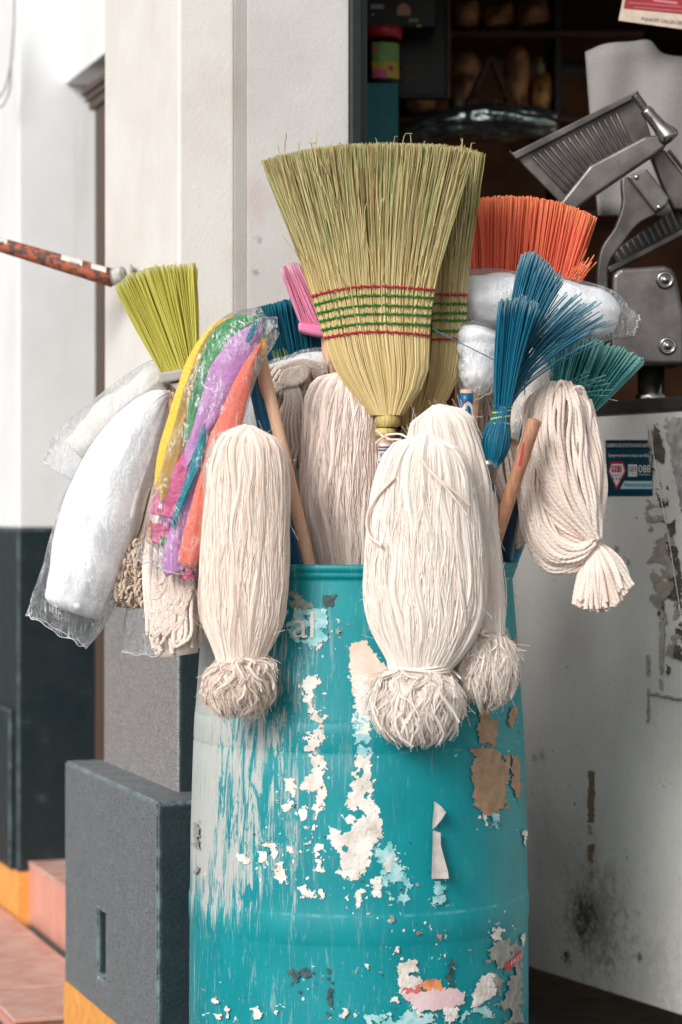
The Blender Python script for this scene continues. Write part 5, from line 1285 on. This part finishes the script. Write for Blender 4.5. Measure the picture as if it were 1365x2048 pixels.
sp8 = [(497, 855, 3.80, 6, .006), (496, 860, 3.80, 34, .018), (495, 878, 3.80, 56, .030), (494, 920, 3.80, 74, .042), (493, 1000, 3.80, 81, .048), (490, 1100, 3.80, 84, .050), (487, 1180, 3.80, 85, .050), (484, 1245, 3.80, 77, .046), (482, 1290, 3.80, 58, .036), (481, 1316, 3.80, 47, .029), (481, 1332, 3.80, 44, .027)]
cotton_mop('cream cotton mop hanging left of centre, tied above its frayed ball', sp8, (481, 1318, 47), ((479, 1368), 68, 64, 3.80, .048, 300), 3.80, 41, Y_cot, P(560, 1260, 4.05))
sp12 = [(872, 815, 3.88, 6, .006), (872, 819, 3.88, 30, .016), (876, 836, 3.88, 54, .028), (888, 880, 3.88, 66, .036), (905, 950, 3.88, 70, .040), (920, 1040, 3.88, 70, .042), (935, 1130, 3.87, 66, .042), (950, 1200, 3.86, 58, .038), (962, 1250, 3.85, 46, .030), (968, 1275, 3.85, 40, .026)]
cotton_mop('off white cotton mop behind the central one, its ball at the right', sp12, (966, 1268, 42), ((968, 1325), 66, 84, 3.85, .052, 340), 3.85, 51, Y_cotw, P(880, 1250, 4.05))
sp11 = [(852, 873, 3.79, 6, .006), (852, 878, 3.79, 36, .018), (850, 900, 3.79, 66, .032), (848, 950, 3.79, 92, .044), (848, 1020, 3.79, 106, .052), (850, 1100, 3.79, 114, .056), (850, 1180, 3.79, 117, .058), (848, 1250, 3.79, 108, .054), (844, 1300, 3.79, 84, .044), (840, 1332, 3.79, 62, .034), (838, 1350, 3.79, 58, .032)]
tm = cotton_mop('large off white cotton mop hanging at the centre front, tied above its ball', sp11, (840, 1336, 62), ((834, 1404), 86, 80, 3.79, .060, 440), 3.79, 61, Y_cotw, P(820, 1250, 4.05), locks=132)
# string over the centre mop, dangling loop on its left
a = cr([(752, 860, 3.93), (776, 878, 3.92), (800, 880, 3.88), (830, 905, 3.765), (870, 950, 3.733), (912, 985, 3.735), (940, 1010, 3.745)], 40); b2 = cr([(772, 870, 3.93), (800, 868, 3.9), (850, 930, 3.745), (905, 990, 3.733), (935, 1030, 3.745)], 40)
c2 = cr([(790, 955, 3.745), (750, 1000, 3.76), (734, 1040, 3.77), (740, 1072, 3.76), (765, 1092, 3.735)], 40); d2 = cr([(752, 886, 3.93), (768, 874, 3.92), (800, 900, 3.9), (812, 915, 3.8)], 40)
obj('tie_string', tubes('tie_string', np.stack([PA(q[:, 0], q[:, 1], q[:, 2]) for q in (a, b2, c2, d2)]), np.array([.0020, .0017, .0024, .0016])[:, None] * np.ones((1, 40)), 7, seed=3), Y_cot, tm)

def rope_mop(label, sp, n, seed, m, core, r=.0030, wob=.10, twist=0., handle_end=None, group='twisted rope mops', loops=0, M=30, rho=(.84, 1.04), ends=None, cs=.86):
    t = thing('rope_mop', label, 'mop', handle_end, group)
    C = strands(sp, n, M, seed, rho, wob, twist, cross=.5)
    if ends is not None:      # uneven cut ends
        rg = np.random.default_rng(seed); k = 1 - rg.random((n, 1, 1)) * ends
        f = np.linspace(0, 1, M); 
        C = np.stack([np.stack([np.interp(f * k[i, 0, 0], f, C[i, :, c]) for c in range(3)], -1) for i in range(n)])
    obj('rope_strands', tubes('rope_strands', C, r, 7, seed=seed), m, t, 'stuff')
    obj('inner_core', loft('inner_core', sp, 24, 20, scale=cs), core, t)
    rod('handle', P(sp[1][0], sp[1][1], sp[1][2]), handle_end, .011, None, M_wood, t, 14)
    return t, C
# middle grey rope mop with a knotted top
spm = [(598, 722, 4.06, 8, .006), (600, 728, 4.06, 40, .02), (598, 748, 4.06, 62, .032), (592, 800, 4.06, 72, .04), (590, 860, 4.06, 70, .04), (592, 930, 4.06, 60, .036), (600, 990, 4.06, 44, .03), (605, 1060, 4.06, 34, .026)]
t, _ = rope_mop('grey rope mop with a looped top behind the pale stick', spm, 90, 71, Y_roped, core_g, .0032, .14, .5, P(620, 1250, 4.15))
lp = []
for k in range(7):
    lp.append(cr([(520 + k * 2, 800 - k * 3, 4.02), (550, 785 - k * 3, 4.0), (572 + k * 3, 770, 3.995), (592 + k * 4, 752 - k, 4.0), (580 + k * 5, 738 - k, 4.0), (565 + k * 4, 752, 4.0), (572 + k * 5, 790, 4.0), (560 + k * 8, 850, 4.01), (565 + k * 9, 930, 4.03)], 40))
for k in range(6):
    lp.append(cr([(560 + k * 6, 735 + k, 4.01), (600 + k * 4, 722 + k * 2, 4.0), (640 - k, 735 + k * 3, 4.01), (662 - k * 3, 770 + k * 2, 4.03), (655 - k * 6, 840, 4.03)], 40))
obj('loose_loops', tubes('loose_loops', np.stack([PA(q[:, 0], q[:, 1], q[:, 2]) for q in lp]), .0034, 7, seed=4), Y_roped, t, 'stuff')
# dark rope behind blue whisk broom
spd = [(955, 770, 4.12, 20, .012), (955, 790, 4.12, 38, .024), (960, 850, 4.12, 48, .03), (985, 930, 4.12, 52, .032), (1012, 1010, 4.12, 40, .028), (1022, 1060, 4.12, 28, .022), (1026, 1100, 4.12, 22, .02)]
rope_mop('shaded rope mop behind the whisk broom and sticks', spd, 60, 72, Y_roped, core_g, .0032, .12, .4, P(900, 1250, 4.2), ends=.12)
spd2 = [(470, 850, 4.08, 14, .01), (475, 870, 4.08, 40, .022), (490, 930, 4.08, 55, .03), (520, 1000, 4.08, 50, .03), (560, 1080, 4.08, 40, .03), (590, 1160, 4.1, 36, .03)]
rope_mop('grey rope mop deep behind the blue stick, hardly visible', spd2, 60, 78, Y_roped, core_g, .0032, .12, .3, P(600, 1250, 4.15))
# fine yarn mop
spf = [(690, 748, 3.99, 12, .01), (690, 758, 3.99, 42, .022), (684, 790, 3.99, 66, .036), (682, 850, 3.99, 74, .044), (684, 930, 3.99, 78, .046), (688, 1020, 3.99, 80, .046), (700, 1090, 3.99, 76, .044), (708, 1170, 4.0, 66, .04)]
t = thing('yarn_mop', 'fine pinkish yarn mop standing in the barrel under the straw broom', 'mop', P(690, 1250, 4.1))
C = strands(spf, 1500, 26, 81, (.9, 1.04), .10, .45, cross=.6); obj('fine_yarn', tubes('fine_yarn', C, .0008, 3, seed=81), Y_fine, t, 'stuff')
C2 = strands(spf, 46, 26, 82, (.9, .99), .10, .35); obj('yarn', tubes('yarn', C2, .0042, 7, seed=82), Y_fine, t, 'stuff')
H, hr = fuzz(C, 600, 83); obj('loose_fibres', tubes('loose_fibres', H, hr, 3, seed=5), Y_fine, t, 'stuff')
obj('inner_core', loft('inner_core', spf, 24, 24, scale=.9), core_c, t)
rod('handle', P(690, 770, 3.99), P(690, 1250, 4.1), .011, None, M_wood, t, 14)

# right rope mop with a twisted hank and tassel
t = thing('rope_mop', 'cream rope mop twisted into a hank with a cut tassel, far right', 'mop', P(960, 1250, 4.12), 'twisted rope mops')
def guided(guides, n, M, seed, dz=.02, jit=2.5, nearest=None):
    rg = np.random.default_rng(seed)
    g = np.stack([cr(q, M) for q in guides]); k = len(guides) - 1
    u = (np.arange(n) + rg.random(n)) / n * k; i = np.minimum(u.astype(int), k - 1); f = (u - i)[:, None, None]
    c = g[i] * (1 - f) + g[i + 1] * f
    tt = np.linspace(0, 1, M)[None]
    for fr in (1, 2.3):
        c[..., 0] += jit / fr * np.sin(2 * np.pi * (fr * tt + rg.random((n, 1)))); c[..., 1] += .4 * jit / fr * np.sin(2 * np.pi * (fr * tt + rg.random((n, 1))))
    c[..., 2] += (rg.random((n, 1)) - .5) * dz
    return PA(c[..., 0], c[..., 1], c[..., 2])
ZR = 3.98
gA = [[(1085, 780, ZR), (1060, 800, ZR), (1046, 860, ZR), (1060, 960, ZR), (1110, 1040, ZR - .02), (1190, 1086, ZR - .03)],
      [(1100, 768, ZR - .01), (1085, 790, ZR - .03), (1075, 850, ZR - .045), (1092, 950, ZR - .05), (1135, 1025, ZR - .05), (1188, 1080, ZR - .04)],
      [(1118, 765, ZR - .02), (1115, 800, ZR - .045), (1112, 860, ZR - .06), (1128, 950, ZR - .06), (1160, 1020, ZR - .055), (1190, 1080, ZR - .045)],
      [(1135, 766, ZR - .01), (1150, 800, ZR - .04), (1156, 860, ZR - .05), (1165, 940, ZR - .055), (1180, 1010, ZR - .05), (1192, 1078, ZR - .04)],
      [(1145, 775, ZR), (1176, 810, ZR - .01), (1186, 870, ZR - .02), (1196, 940, ZR - .03), (1200, 1010, ZR - .03), (1195, 1076, ZR - .03)]]
obj('rope_strands', tubes('rope_strands', np.concatenate([guided(gA, 112, 34, 91, .03, 5.0), guided([[(a_, b_, c_ + .05) for a_, b_, c_ in q] for q in gA], 70, 34, 96, .03, 3)]), .0034, 7, seed=91), Y_rope, t, 'stuff')
gB = [[(1062, 830, ZR), (1046, 900, ZR), (1043, 990, ZR), (1056, 1080, ZR - .01), (1100, 1145, ZR - .02), (1150, 1140, ZR - .03), (1188, 1092, ZR - .035)],
      [(1075, 860, ZR - .02), (1058, 930, ZR - .03), (1060, 1010, ZR - .035), (1085, 1080, ZR - .04), (1125, 1115, ZR - .045), (1160, 1110, ZR - .045), (1188, 1086, ZR - .04)],
      [(1085, 880, ZR - .01), (1080, 950, ZR - .015), (1088, 1020, ZR - .02), (1112, 1065, ZR - .03), (1140, 1085, ZR - .035), (1165, 1090, ZR - .04), (1188, 1082, ZR - .04)]]
obj('rope_strands', tubes('rope_strands', guided(gB, 92, 34, 92, .035, 6), .0032, 7, seed=92), Y_rope, t, 'stuff')
gB.append([(1096, 880, ZR - .03), (1100, 960, ZR - .035), (1118, 1020, ZR - .04), (1146, 1056, ZR - .04), (1170, 1072, ZR - .04), (1190, 1080, ZR - .04)])
obj('rope_strands', tubes('rope_strands', guided([[(x, y, z + .02) for x, y, z in q] for q in gB[-2:]], 40, 34, 97, .02, 5), .0033, 7, seed=97), Y_rope, t, 'stuff')
gC = [[(1180, 800, ZR), (1200, 880, ZR - .02), (1214, 960, ZR - .02), (1212, 1020, ZR - .02), (1194, 1072, ZR - .03)], [(1170, 800, ZR - .02), (1190, 880, ZR - .03), (1204, 960, ZR - .03), (1203, 1020, ZR - .03), (1192, 1072, ZR - .035)]]
obj('rope_strands', tubes('rope_strands', guided(gC, 9, 30, 93, .01, 3), .0030, 7, seed=93), Y_rope, t, 'stuff')
sp = [(1115, 772, ZR, 30, .015), (1115, 800, ZR, 58, .032), (1118, 880, ZR, 62, .04), (1135, 970, ZR, 58, .04), (1160, 1040, ZR, 36, .03), (1188, 1080, ZR, 12, .014)]
obj('inner_core', loft('inner_core', sp, 24, 20, scale=.94), core_g, t)  # darker than the cream yarn: shade between the cords put into colour
rg = np.random.default_rng(94); n = 190; u = rg.random(n); d = rg.uniform(-1, 1, n)
aa = np.radians(38 + (112 - 38) * u); Ln = 118 + 20 * rg.random(n) - 22 * np.abs(u - .5)
ex = 1186 + np.cos(aa) * Ln * .82; ey = 1084 + np.sin(aa) * Ln * 1.0
w = np.linspace(0, 1, 12)[None]
X = 1188 + (ex[:, None] - 1188) * w + 6 * np.sin(np.pi * w) * rg.normal(0, 1, (n, 1)); Yt = 1082 + (ey[:, None] - 1082) * w + 7 * w * w - 5 * np.sin(np.pi * w)
C = PA(X, Yt, ZR - .035 - .028 * d[:, None] * np.minimum(1, w * 1.6 + .15) * np.sqrt(1 - (2 * u[:, None] - 1) ** 2 * .8))
obj('tassel', tubes('tassel', C, .0035, 7, seed=95), Y_rope, t, 'stuff')
c = P(1190, 1082, ZR - .035); a = np.linspace(0, 2 * np.pi, 24)
obj('tie_string', tubes('tie_string', np.stack([np.stack([c.x + .012 * np.cos(a) + .004 * np.sin(a), c.y + .015 * np.sin(a), c.z + .010 * np.cos(a) + .002 * k], -1) for k in range(3)]), .002, 6), Y_rope, t)
lp = [cr([(1112, 790, ZR - .04), (1116, 772, ZR - .045), (1123, 762, ZR - .045), (1131, 774, ZR - .04), (1136, 800, ZR - .05)], 24), cr([(1140, 792, ZR - .035), (1150, 776, ZR - .038), (1162, 774, ZR - .035), (1172, 792, ZR - .025), (1178, 830, ZR - .022)], 24)]
obj('loose_loops', tubes('loose_loops', np.stack([PA(q[:, 0], q[:, 1], q[:, 2]) for q in lp]), .0032, 7), Y_rope, t, 'stuff')
rod('handle', P(1110, 800, ZR), P(960, 1250, 4.12), .011, None, M_wood, t, 14)

# left rope mops
sa = [(344, 786, 3.99, 10, .01), (340, 800, 3.99, 26, .018), (325, 880, 3.99, 34, .026), (305, 970, 3.985, 44, .03), (282, 1060, 3.98, 48, .032), (266, 1130, 3.97, 42, .032), (262, 1215, 3.97, 34, .028)]
t, _ = rope_mop('curly brownish rope mop end between the white bag and the rainbow strips', sa, 80, 101, yarn('tan_rope_yarn', srgb(196, 176, 158)[:3], srgb(218, 202, 186)[:3], 720., trans=.05), core_g, .0034, .12, .4, P(520, 1250, 4.1), ends=.10)
rg = np.random.default_rng(7); L_ = []
for k in range(330):      # tight curls at its end
    px = 232 + 62 * rg.random(); py = 1085 + 125 * rg.random(); a0 = rg.random() * 6.28; rr = 3 + 3.5 * rg.random(); Zc = 3.97 - .030 - .012 * rg.random()
    ang = np.linspace(a0, a0 + 3.8, 9); L_.append(PA(px + rr * np.cos(ang), py + rr * 1.3 * np.sin(ang), Zc + .006 * np.cos(ang)))
obj('curled_ends', tubes('curled_ends', np.stack(L_), .0027, 6, seed=9), yarn('tan_curl_yarn', srgb(196, 176, 158)[:3], srgb(220, 204, 188)[:3], 720., trans=.05), t, 'stuff')
sb_ = [(400, 850, 3.93, 12, .01), (392, 880, 3.93, 30, .02), (372, 960, 3.92, 46, .03), (355, 1050, 3.91, 52, .034), (346, 1130, 3.90, 54, .036), (346, 1200, 3.90, 54, .036), (352, 1262, 3.90, 50, .034), (358, 1310, 3.90, 46, .032)]
t, _ = rope_mop('cream rope mop with looped ends hanging below the rainbow strips', sb_, 92, 102, Y_rope, core_c, .0038, .16, .2, P(540, 1250, 4.08), ends=.26)
lp = []
for k in range(44):
    x0 = 298 + 74 * rg.random(); y0 = 1110 + 50 * rg.random(); wd = 8 + 9 * rg.random(); hh = 50 + 95 * rg.random()
    lp.append(cr([(x0, y0, 3.868), (x0 - 3, y0 + hh * .5, 3.864), (x0 + wd * .25, y0 + hh, 3.862), (x0 + wd * .8, y0 + hh * .95, 3.862), (x0 + wd * 1.2, y0 + hh * .5, 3.864), (x0 + wd * 1.3, y0 - 6, 3.868)], 24))
obj('loose_loops', tubes('loose_loops', np.stack([PA(q[:, 0], q[:, 1], q[:, 2]) for q in lp]), .0035, 7, seed=8), Y_rope, t, 'stuff')

# ------------------------------------------------------------------ bagged mops
HEM = film('film_edge', haze=.5)
FILM = film('clear_plastic_film', haze=.05, line=.7); FILM2 = film('clouded_plastic_film', haze=.24, sc=26); FILM3 = film('thin_clear_film', haze=.02, sc=30, line=.85)
M_cloth = simple('white_fleece', srgb(244, 245, 246), srgb(232, 234, 237), .95, sc=30, bsc=26, bstr=.45, bd=.006, spec=.1)
M_cloth2 = simple('cream_fleece', srgb(226, 220, 212), srgb(214, 204, 196), .95, sc=30, bsc=70, bstr=.35, bd=.004, spec=.1)
GB = 'white mops packed in clear plastic bags'
t = thing('bagged_mop', 'white mop in a long clear bag hanging at the far left, front one', 'mop', P(520, 1250, 4.1), GB)
b1 = [(335, 786, 3.96, 8, .008), (318, 800, 3.96, 24, .018), (285, 845, 3.96, 48, .031), (250, 910, 3.96, 67, .041), (223, 970, 3.96, 75, .047), (202, 1035, 3.95, 80, .050), (184, 1090, 3.95, 78, .050), (168, 1150, 3.94, 70, .046), (156, 1190, 3.94, 64, .042), (149, 1218, 3.94, 56, .036), (147, 1224, 3.94, 46, .028)]
obj('fleece', loft('fleece', b1, 70, 60, .0012, 30, True, ridge=(.0045, 3.2, .9), seed=2), M_cloth, t)
f1 = [(337, 782, 3.96, 10, .010), (318, 797, 3.96, 26, .020), (284, 843, 3.96, 50, .034), (249, 908, 3.96, 69, .045), (222, 968, 3.96, 77, .051), (200, 1035, 3.95, 83, .055), (181, 1095, 3.95, 82, .055), (163, 1155, 3.94, 82, .052), (145, 1200, 3.94, 80, .045), (126, 1240, 3.94, 76, .036), (114, 1262, 3.94, 70, .028)]
hem(obj('plastic_bag', loft('plastic_bag', f1, 70, 60, .0016, 22, False, ridge=(.0028, 1.3, 3.0), seed=5, open_rag=.006), FILM, t), 60, HEM)
rod('handle', P(330, 792, 3.96), P(520, 1250, 4.1), .011, None, M_wood, t, 14)
t = thing('bagged_mop', 'pale mop in a clouded bag sticking out behind the front white one', 'mop', P(540, 1250, 4.15), GB)
b2_ = [(345, 742, 4.05, 14, .01), (322, 752, 4.05, 26, .018), (285, 790, 4.05, 38, .026), (240, 832, 4.05, 46, .03), (200, 872, 4.05, 48, .03), (172, 900, 4.05, 44, .026), (160, 912, 4.05, 38, .02)]
obj('fleece', loft('fleece', b2_, 40, 36, .004, 20, True, ridge=(.006, 2.5, 4.0), seed=4), M_cloth2, t)
f2 = [(350, 735, 4.05, 16, .012), (322, 748, 4.05, 32, .022), (282, 786, 4.05, 46, .032), (236, 828, 4.05, 54, .036), (192, 870, 4.05, 57, .036), (155, 905, 4.05, 56, .03), (126, 940, 4.05, 46, .022), (122, 946, 4.05, 44, .02)]
hem(obj('plastic_bag', loft('plastic_bag', f2, 60, 50, .0014, 22, False, ridge=(.003, 1.4, 3.0), seed=8, open_rag=.005), FILM2, t), 50, HEM)
rod('handle', P(340, 748, 4.05), P(540, 1250, 4.15), .011, None, M_wood, t, 14)
t = thing('bagged_mop', 'white mop in a clear bag lying sideways below the orange broom', 'mop', P(900, 1250, 4.2), GB)
b3 = [(918, 612, 4.12, 28, .02), (935, 605, 4.12, 46, .034), (975, 603, 4.12, 52, .04), (1040, 604, 4.12, 53, .042), (1110, 612, 4.12, 54, .042), (1170, 622, 4.12, 52, .04), (1215, 632, 4.12, 42, .032), (1236, 638, 4.12, 24, .02)]
obj('fleece', loft('fleece', b3, 50, 40, .004, 20, True, ridge=(.006, 2.5, 4.0), seed=11), M_cloth, t)
f3 = [(914, 612, 4.12, 32, .024), (935, 605, 4.12, 52, .04), (1040, 604, 4.12, 59, .048), (1110, 612, 4.12, 60, .048), (1170, 622, 4.12, 59, .046), (1220, 634, 4.12, 52, .036), (1255, 644, 4.12, 34, .02), (1274, 650, 4.12, 22, .01)]
hem(obj('plastic_bag', loft('plastic_bag', f3, 60, 50, .0014, 22, False, ridge=(.003, 1.6, 3.0), seed=14, open_rag=.008), FILM, t), 50, HEM)
rod('handle', P(930, 612, 4.12), P(905, 1250, 4.2), .011, None, M_wood, t, 14)
t = thing('bagged_mop', 'short bundle of white fleece in a bag right of the straw brooms', 'mop', P(915, 1250, 4.15), GB)
b4 = [(968, 655, 4.05, 20, .014), (966, 662, 4.05, 40, .026), (963, 690, 4.05, 46, .032), (962, 715, 4.05, 45, .032), (958, 735, 4.05, 40, .030), (955, 752, 4.05, 37, .028), (950, 768, 4.05, 32, .024), (942, 782, 4.05, 20, .014)]
obj('fleece', loft('fleece', b4, 40, 36, .004, 22, True, ridge=(.004, 2.5, 4.0), seed=15), M_cloth, t)
f4 = [(970, 650, 4.05, 24, .016), (966, 660, 4.05, 46, .03), (964, 690, 4.05, 52, .037), (963, 725, 4.05, 48, .036), (958, 760, 4.05, 44, .034), (960, 778, 4.05, 36, .026), (968, 792, 4.05, 26, .016)]
hem(obj('plastic_bag', loft('plastic_bag', f4, 50, 44, .0014, 22, False, ridge=(.004, 2.2, 6.0), seed=16, open_rag=.010), FILM, t), 44, HEM)
rod('handle', P(948, 770, 4.05), P(915, 1250, 4.15), .011, None, M_wood, t, 14)
t = thing('bagged_mop', 'grey white fleece in a bag behind the whisk broom', 'mop', P(980, 1250, 4.2), GB)
b5 = [(1075, 700, 4.1, 20, .012), (1070, 715, 4.1, 34, .022), (1062, 760, 4.1, 40, .026), (1040, 815, 4.1, 36, .024), (1010, 870, 4.1, 30, .02)]
obj('fleece', loft('fleece', b5, 36, 30, .004, 22, True, seed=17), M_cloth2, t)
obj('plastic_bag', loft('plastic_bag', [(x, y, z, w + 5, d + .004) for x, y, z, w, d in b5], 40, 36, .0012, 22, False, ridge=(.003, 2.2, 6), seed=18), FILM, t)
rod('handle', P(1045, 800, 4.1), P(980, 1250, 4.2), .011, None, M_wood, t, 14)
t = thing('bagged_mop', 'white fleece in a bag behind the blue stick and grey rope mop', 'mop', P(590, 1250, 4.18), GB)
b6 = [(668, 716, 4.13, 14, .01), (640, 726, 4.13, 26, .018), (590, 748, 4.13, 36, .026), (540, 780, 4.13, 50, .032), (500, 830, 4.12, 52, .034), (478, 890, 4.12, 46, .03), (470, 930, 4.12, 34, .022)]
obj('fleece', loft('fleece', b6, 36, 30, .004, 22, True, seed=19), M_cloth, t)
obj('plastic_bag', loft('plastic_bag', [(x, y, z, w + 6, d + .004) for x, y, z, w, d in b6], 40, 36, .0014, 22, False, ridge=(.004, 2.2, 6.0), seed=20), FILM, t)
rod('handle', P(510, 820, 4.12), P(590, 1250, 4.18), .011, None, M_wood, t, 14)

# rainbow felt mop in its bag
t = thing('bagged_mop', 'mop of rainbow coloured felt strips in a clear bag, drooping left', 'mop', P(560, 1250, 4.05))
def felt(nm, c, c2): return simple(nm, c, c2, .95, sc=240, bsc=320, bstr=.5, bd=.0015, spec=.08, lo=.4, hi=.6)
Fy, Fr, Fg = felt('yellow_felt', srgb(240, 200, 96), srgb(228, 184, 76)), felt('red_felt', srgb(170, 44, 50), srgb(150, 36, 44)), felt('green_felt', srgb(64, 156, 92), srgb(50, 138, 78))
Fp, Fc, Ft, Fk = felt('purple_felt', srgb(196, 140, 196), srgb(184, 126, 186)), felt('coral_felt', srgb(255, 146, 124), srgb(250, 130, 110)), felt('teal_felt', srgb(20, 140, 156), srgb(16, 122, 140)), felt('pink_felt', srgb(238, 112, 164), srgb(228, 96, 150))
def strip(pts, m, d=.010, lab=None):
    """soft flat strip of felt with a folded, slightly wavy section"""
    q = cr(pts, 46); M = len(q); S = 13
    C = PA(q[:, 0], q[:, 1], q[:, 2]); T = np.gradient(q[:, :2], axis=0); T /= np.linalg.norm(T, axis=1, keepdims=True) + 1e-9
    u = np.linspace(-1, 1, S); sd = len(pts) * 3.7 + pts[0][0] * .11
    f_, b_ = [], []
    for k in range(M):
        w = q[k, 3] * (1 + .04 * noise.noise(Vector((k * .25, sd, 0)))); end = min(1, .86 + .07 * min(k, M - 1 - k))
        for v in u:
            e = v * w * end
            x = q[k, 0] + T[k, 1] * -e; y = q[k, 1] + T[k, 0] * e
            Zb = q[k, 2] - .006 * (1 - v * v) ** .7 * min(1, w / 16) - .0035 * noise.noise(Vector((v * 1.6, k * .16, sd)))
            p = P(x, y, Zb); f_.append(tuple(p)); b_.append((p.x, p.y + .0035, p.z))
    idx = np.arange(M * S).reshape(M, S); n = M * S
    Q = np.stack([idx[:-1, :-1], idx[1:, :-1], idx[1:, 1:], idx[:-1, 1:]], -1).reshape(-1, 4)
    edge = np.concatenate([idx[0, :], idx[1:, -1], idx[-1, ::-1][1:], idx[::-1, 0][1:-1]])
    e2 = np.roll(edge, -1)
    Q = np.concatenate([Q, Q[:, ::-1] + n, np.stack([edge, e2, e2 + n, edge + n], -1)])
    o = obj('felt_strip', npmesh('felt_strip', np.array(f_ + b_), Q), m, t, label=lab)
    bm = bmesh.new(); bm.from_mesh(o.data); bmesh.ops.recalc_face_normals(bm, faces=bm.faces); bm.to_mesh(o.data); bm.free()
Zw = 3.86
def st3(rows, z, m, lab=None): strip([(x, y, z, w) for x, y, w in rows], m, lab=lab)
st3([(470, 633, 5), (441, 650, 11), (412, 690, 18), (390, 735, 20), (372, 785, 20), (355, 840, 20), (342, 890, 22), (330, 940, 19), (323, 985, 14), (322, 1004, 11)], Zw - .006, Fy, 'yellow felt strip')
st3([(456, 641, 3), (431, 674, 5), (411, 714, 5), (397, 750, 4), (384, 800, 4), (372, 850, 3)], Zw - .012, Fr, 'dark red felt strip')
st3([(440, 700, 3), (425, 735, 9), (412, 775, 9), (404, 805, 4)], Zw - .016, Fk)
st3([(518, 636, 5), (484, 644, 14), (452, 667, 21), (430, 698, 20), (413, 732, 15), (400, 768, 13), (390, 808, 12), (381, 848, 9), (373, 880, 4)], Zw - .020, Fg, 'green felt strip')
st3([(395, 880, 5), (374, 915, 13), (352, 960, 25), (338, 1000, 33), (331, 1034, 34)], Zw - .004, Fk, 'pink felt strip')
st3([(344, 1036, 20), (342, 1048, 20)], Zw - .002, Fp); st3([(323, 1046, 20), (322, 1086, 20)], Zw, Fk); st3([(299, 1040, 4), (298, 1088, 5)], Zw - .004, Fy); st3([(330, 1074, 8), (328, 1090, 8)], Zw - .010, Fg)
st3([(521, 648, 6), (496, 680, 25), (468, 716, 33), (450, 752, 34), (433, 792, 29), (416, 830, 23), (402, 862, 18), (385, 897, 12), (370, 935, 6)], Zw - .024, Fp, 'purple felt strip')
st3([(412, 915, 6), (393, 965, 10), (374, 1010, 13), (356, 1065, 17), (346, 1105, 19), (346, 1130, 23), (352, 1146, 24)], Zw - .028, Fp)
st3([(516, 642, 4), (504, 664, 6), (494, 684, 4)], Zw - .042, Ft)
st3([(409, 848, 2), (403, 885, 8), (390, 930, 9), (374, 975, 8), (358, 1015, 7), (345, 1055, 4)], Zw - .042, Ft, 'teal felt strip')
st3([(521, 688, 5), (504, 720, 10), (491, 752, 15), (475, 797, 20), (457, 847, 23), (435, 887, 19), (418, 930, 12), (405, 975, 13), (396, 1020, 16), (388, 1070, 22), (378, 1115, 21), (373, 1132, 20)], Zw - .036, Fc, 'coral felt strip')
st3([(526, 676, 8), (524, 694, 11), (516, 710, 8)], Zw - .020, Fy); st3([(408, 1050, 10), (402, 1095, 9), (393, 1128, 6)], Zw - .020, Fy); st3([(374, 1138, 14), (376, 1158, 13)], Zw - .020, Fk)
fb_ = [(540, 640, 3.835, 34, .024), (520, 655, 3.835, 46, .034), (478, 690, 3.835, 60, .042), (444, 760, 3.832, 64, .046), (416, 850, 3.83, 66, .048), (388, 940, 3.828, 66, .048), (366, 1010, 3.826, 64, .046), (352, 1070, 3.826, 64, .044), (338, 1115, 3.826, 64, .040), (330, 1140, 3.826, 62, .036)]
hem(obj('plastic_bag', loft('plastic_bag', fb_, 70, 60, .0014, 24, False, ridge=(.003, 1.8, 4.0), seed=31, open_rag=.008), FILM3, t), 60, HEM)
obj('bag_corner', loft('bag_corner', [(528, 690, 3.85, 10, .006), (528, 655, 3.85, 18, .008), (542, 645, 3.85, 14, .004), (556, 645, 3.85, 12, .002)], 24, 24, .003, 30, False, seed=33), FILM3, t)
rod('handle', P(522, 700, 3.87), P(570, 1250, 4.05), .009, None, M_wood, t, 14)

# empty end of a bag below the rope mop
t = thing('plastic_bag', 'empty clear bag end hanging below the looped rope mop', 'plastic bag', P(310, 1230, 3.95))
hem(obj('bag_film', loft('bag_film', [(315, 1180, 3.955, 46, .022), (312, 1215, 3.955, 58, .02), (306, 1255, 3.955, 58, .016), (300, 1290, 3.955, 56, .012), (298, 1310, 3.955, 55, .009)], 40, 44, .002, 24, False, ridge=(.003, 1.6, 2), seed=35, open_rag=.006), FILM3, t), 44, HEM)
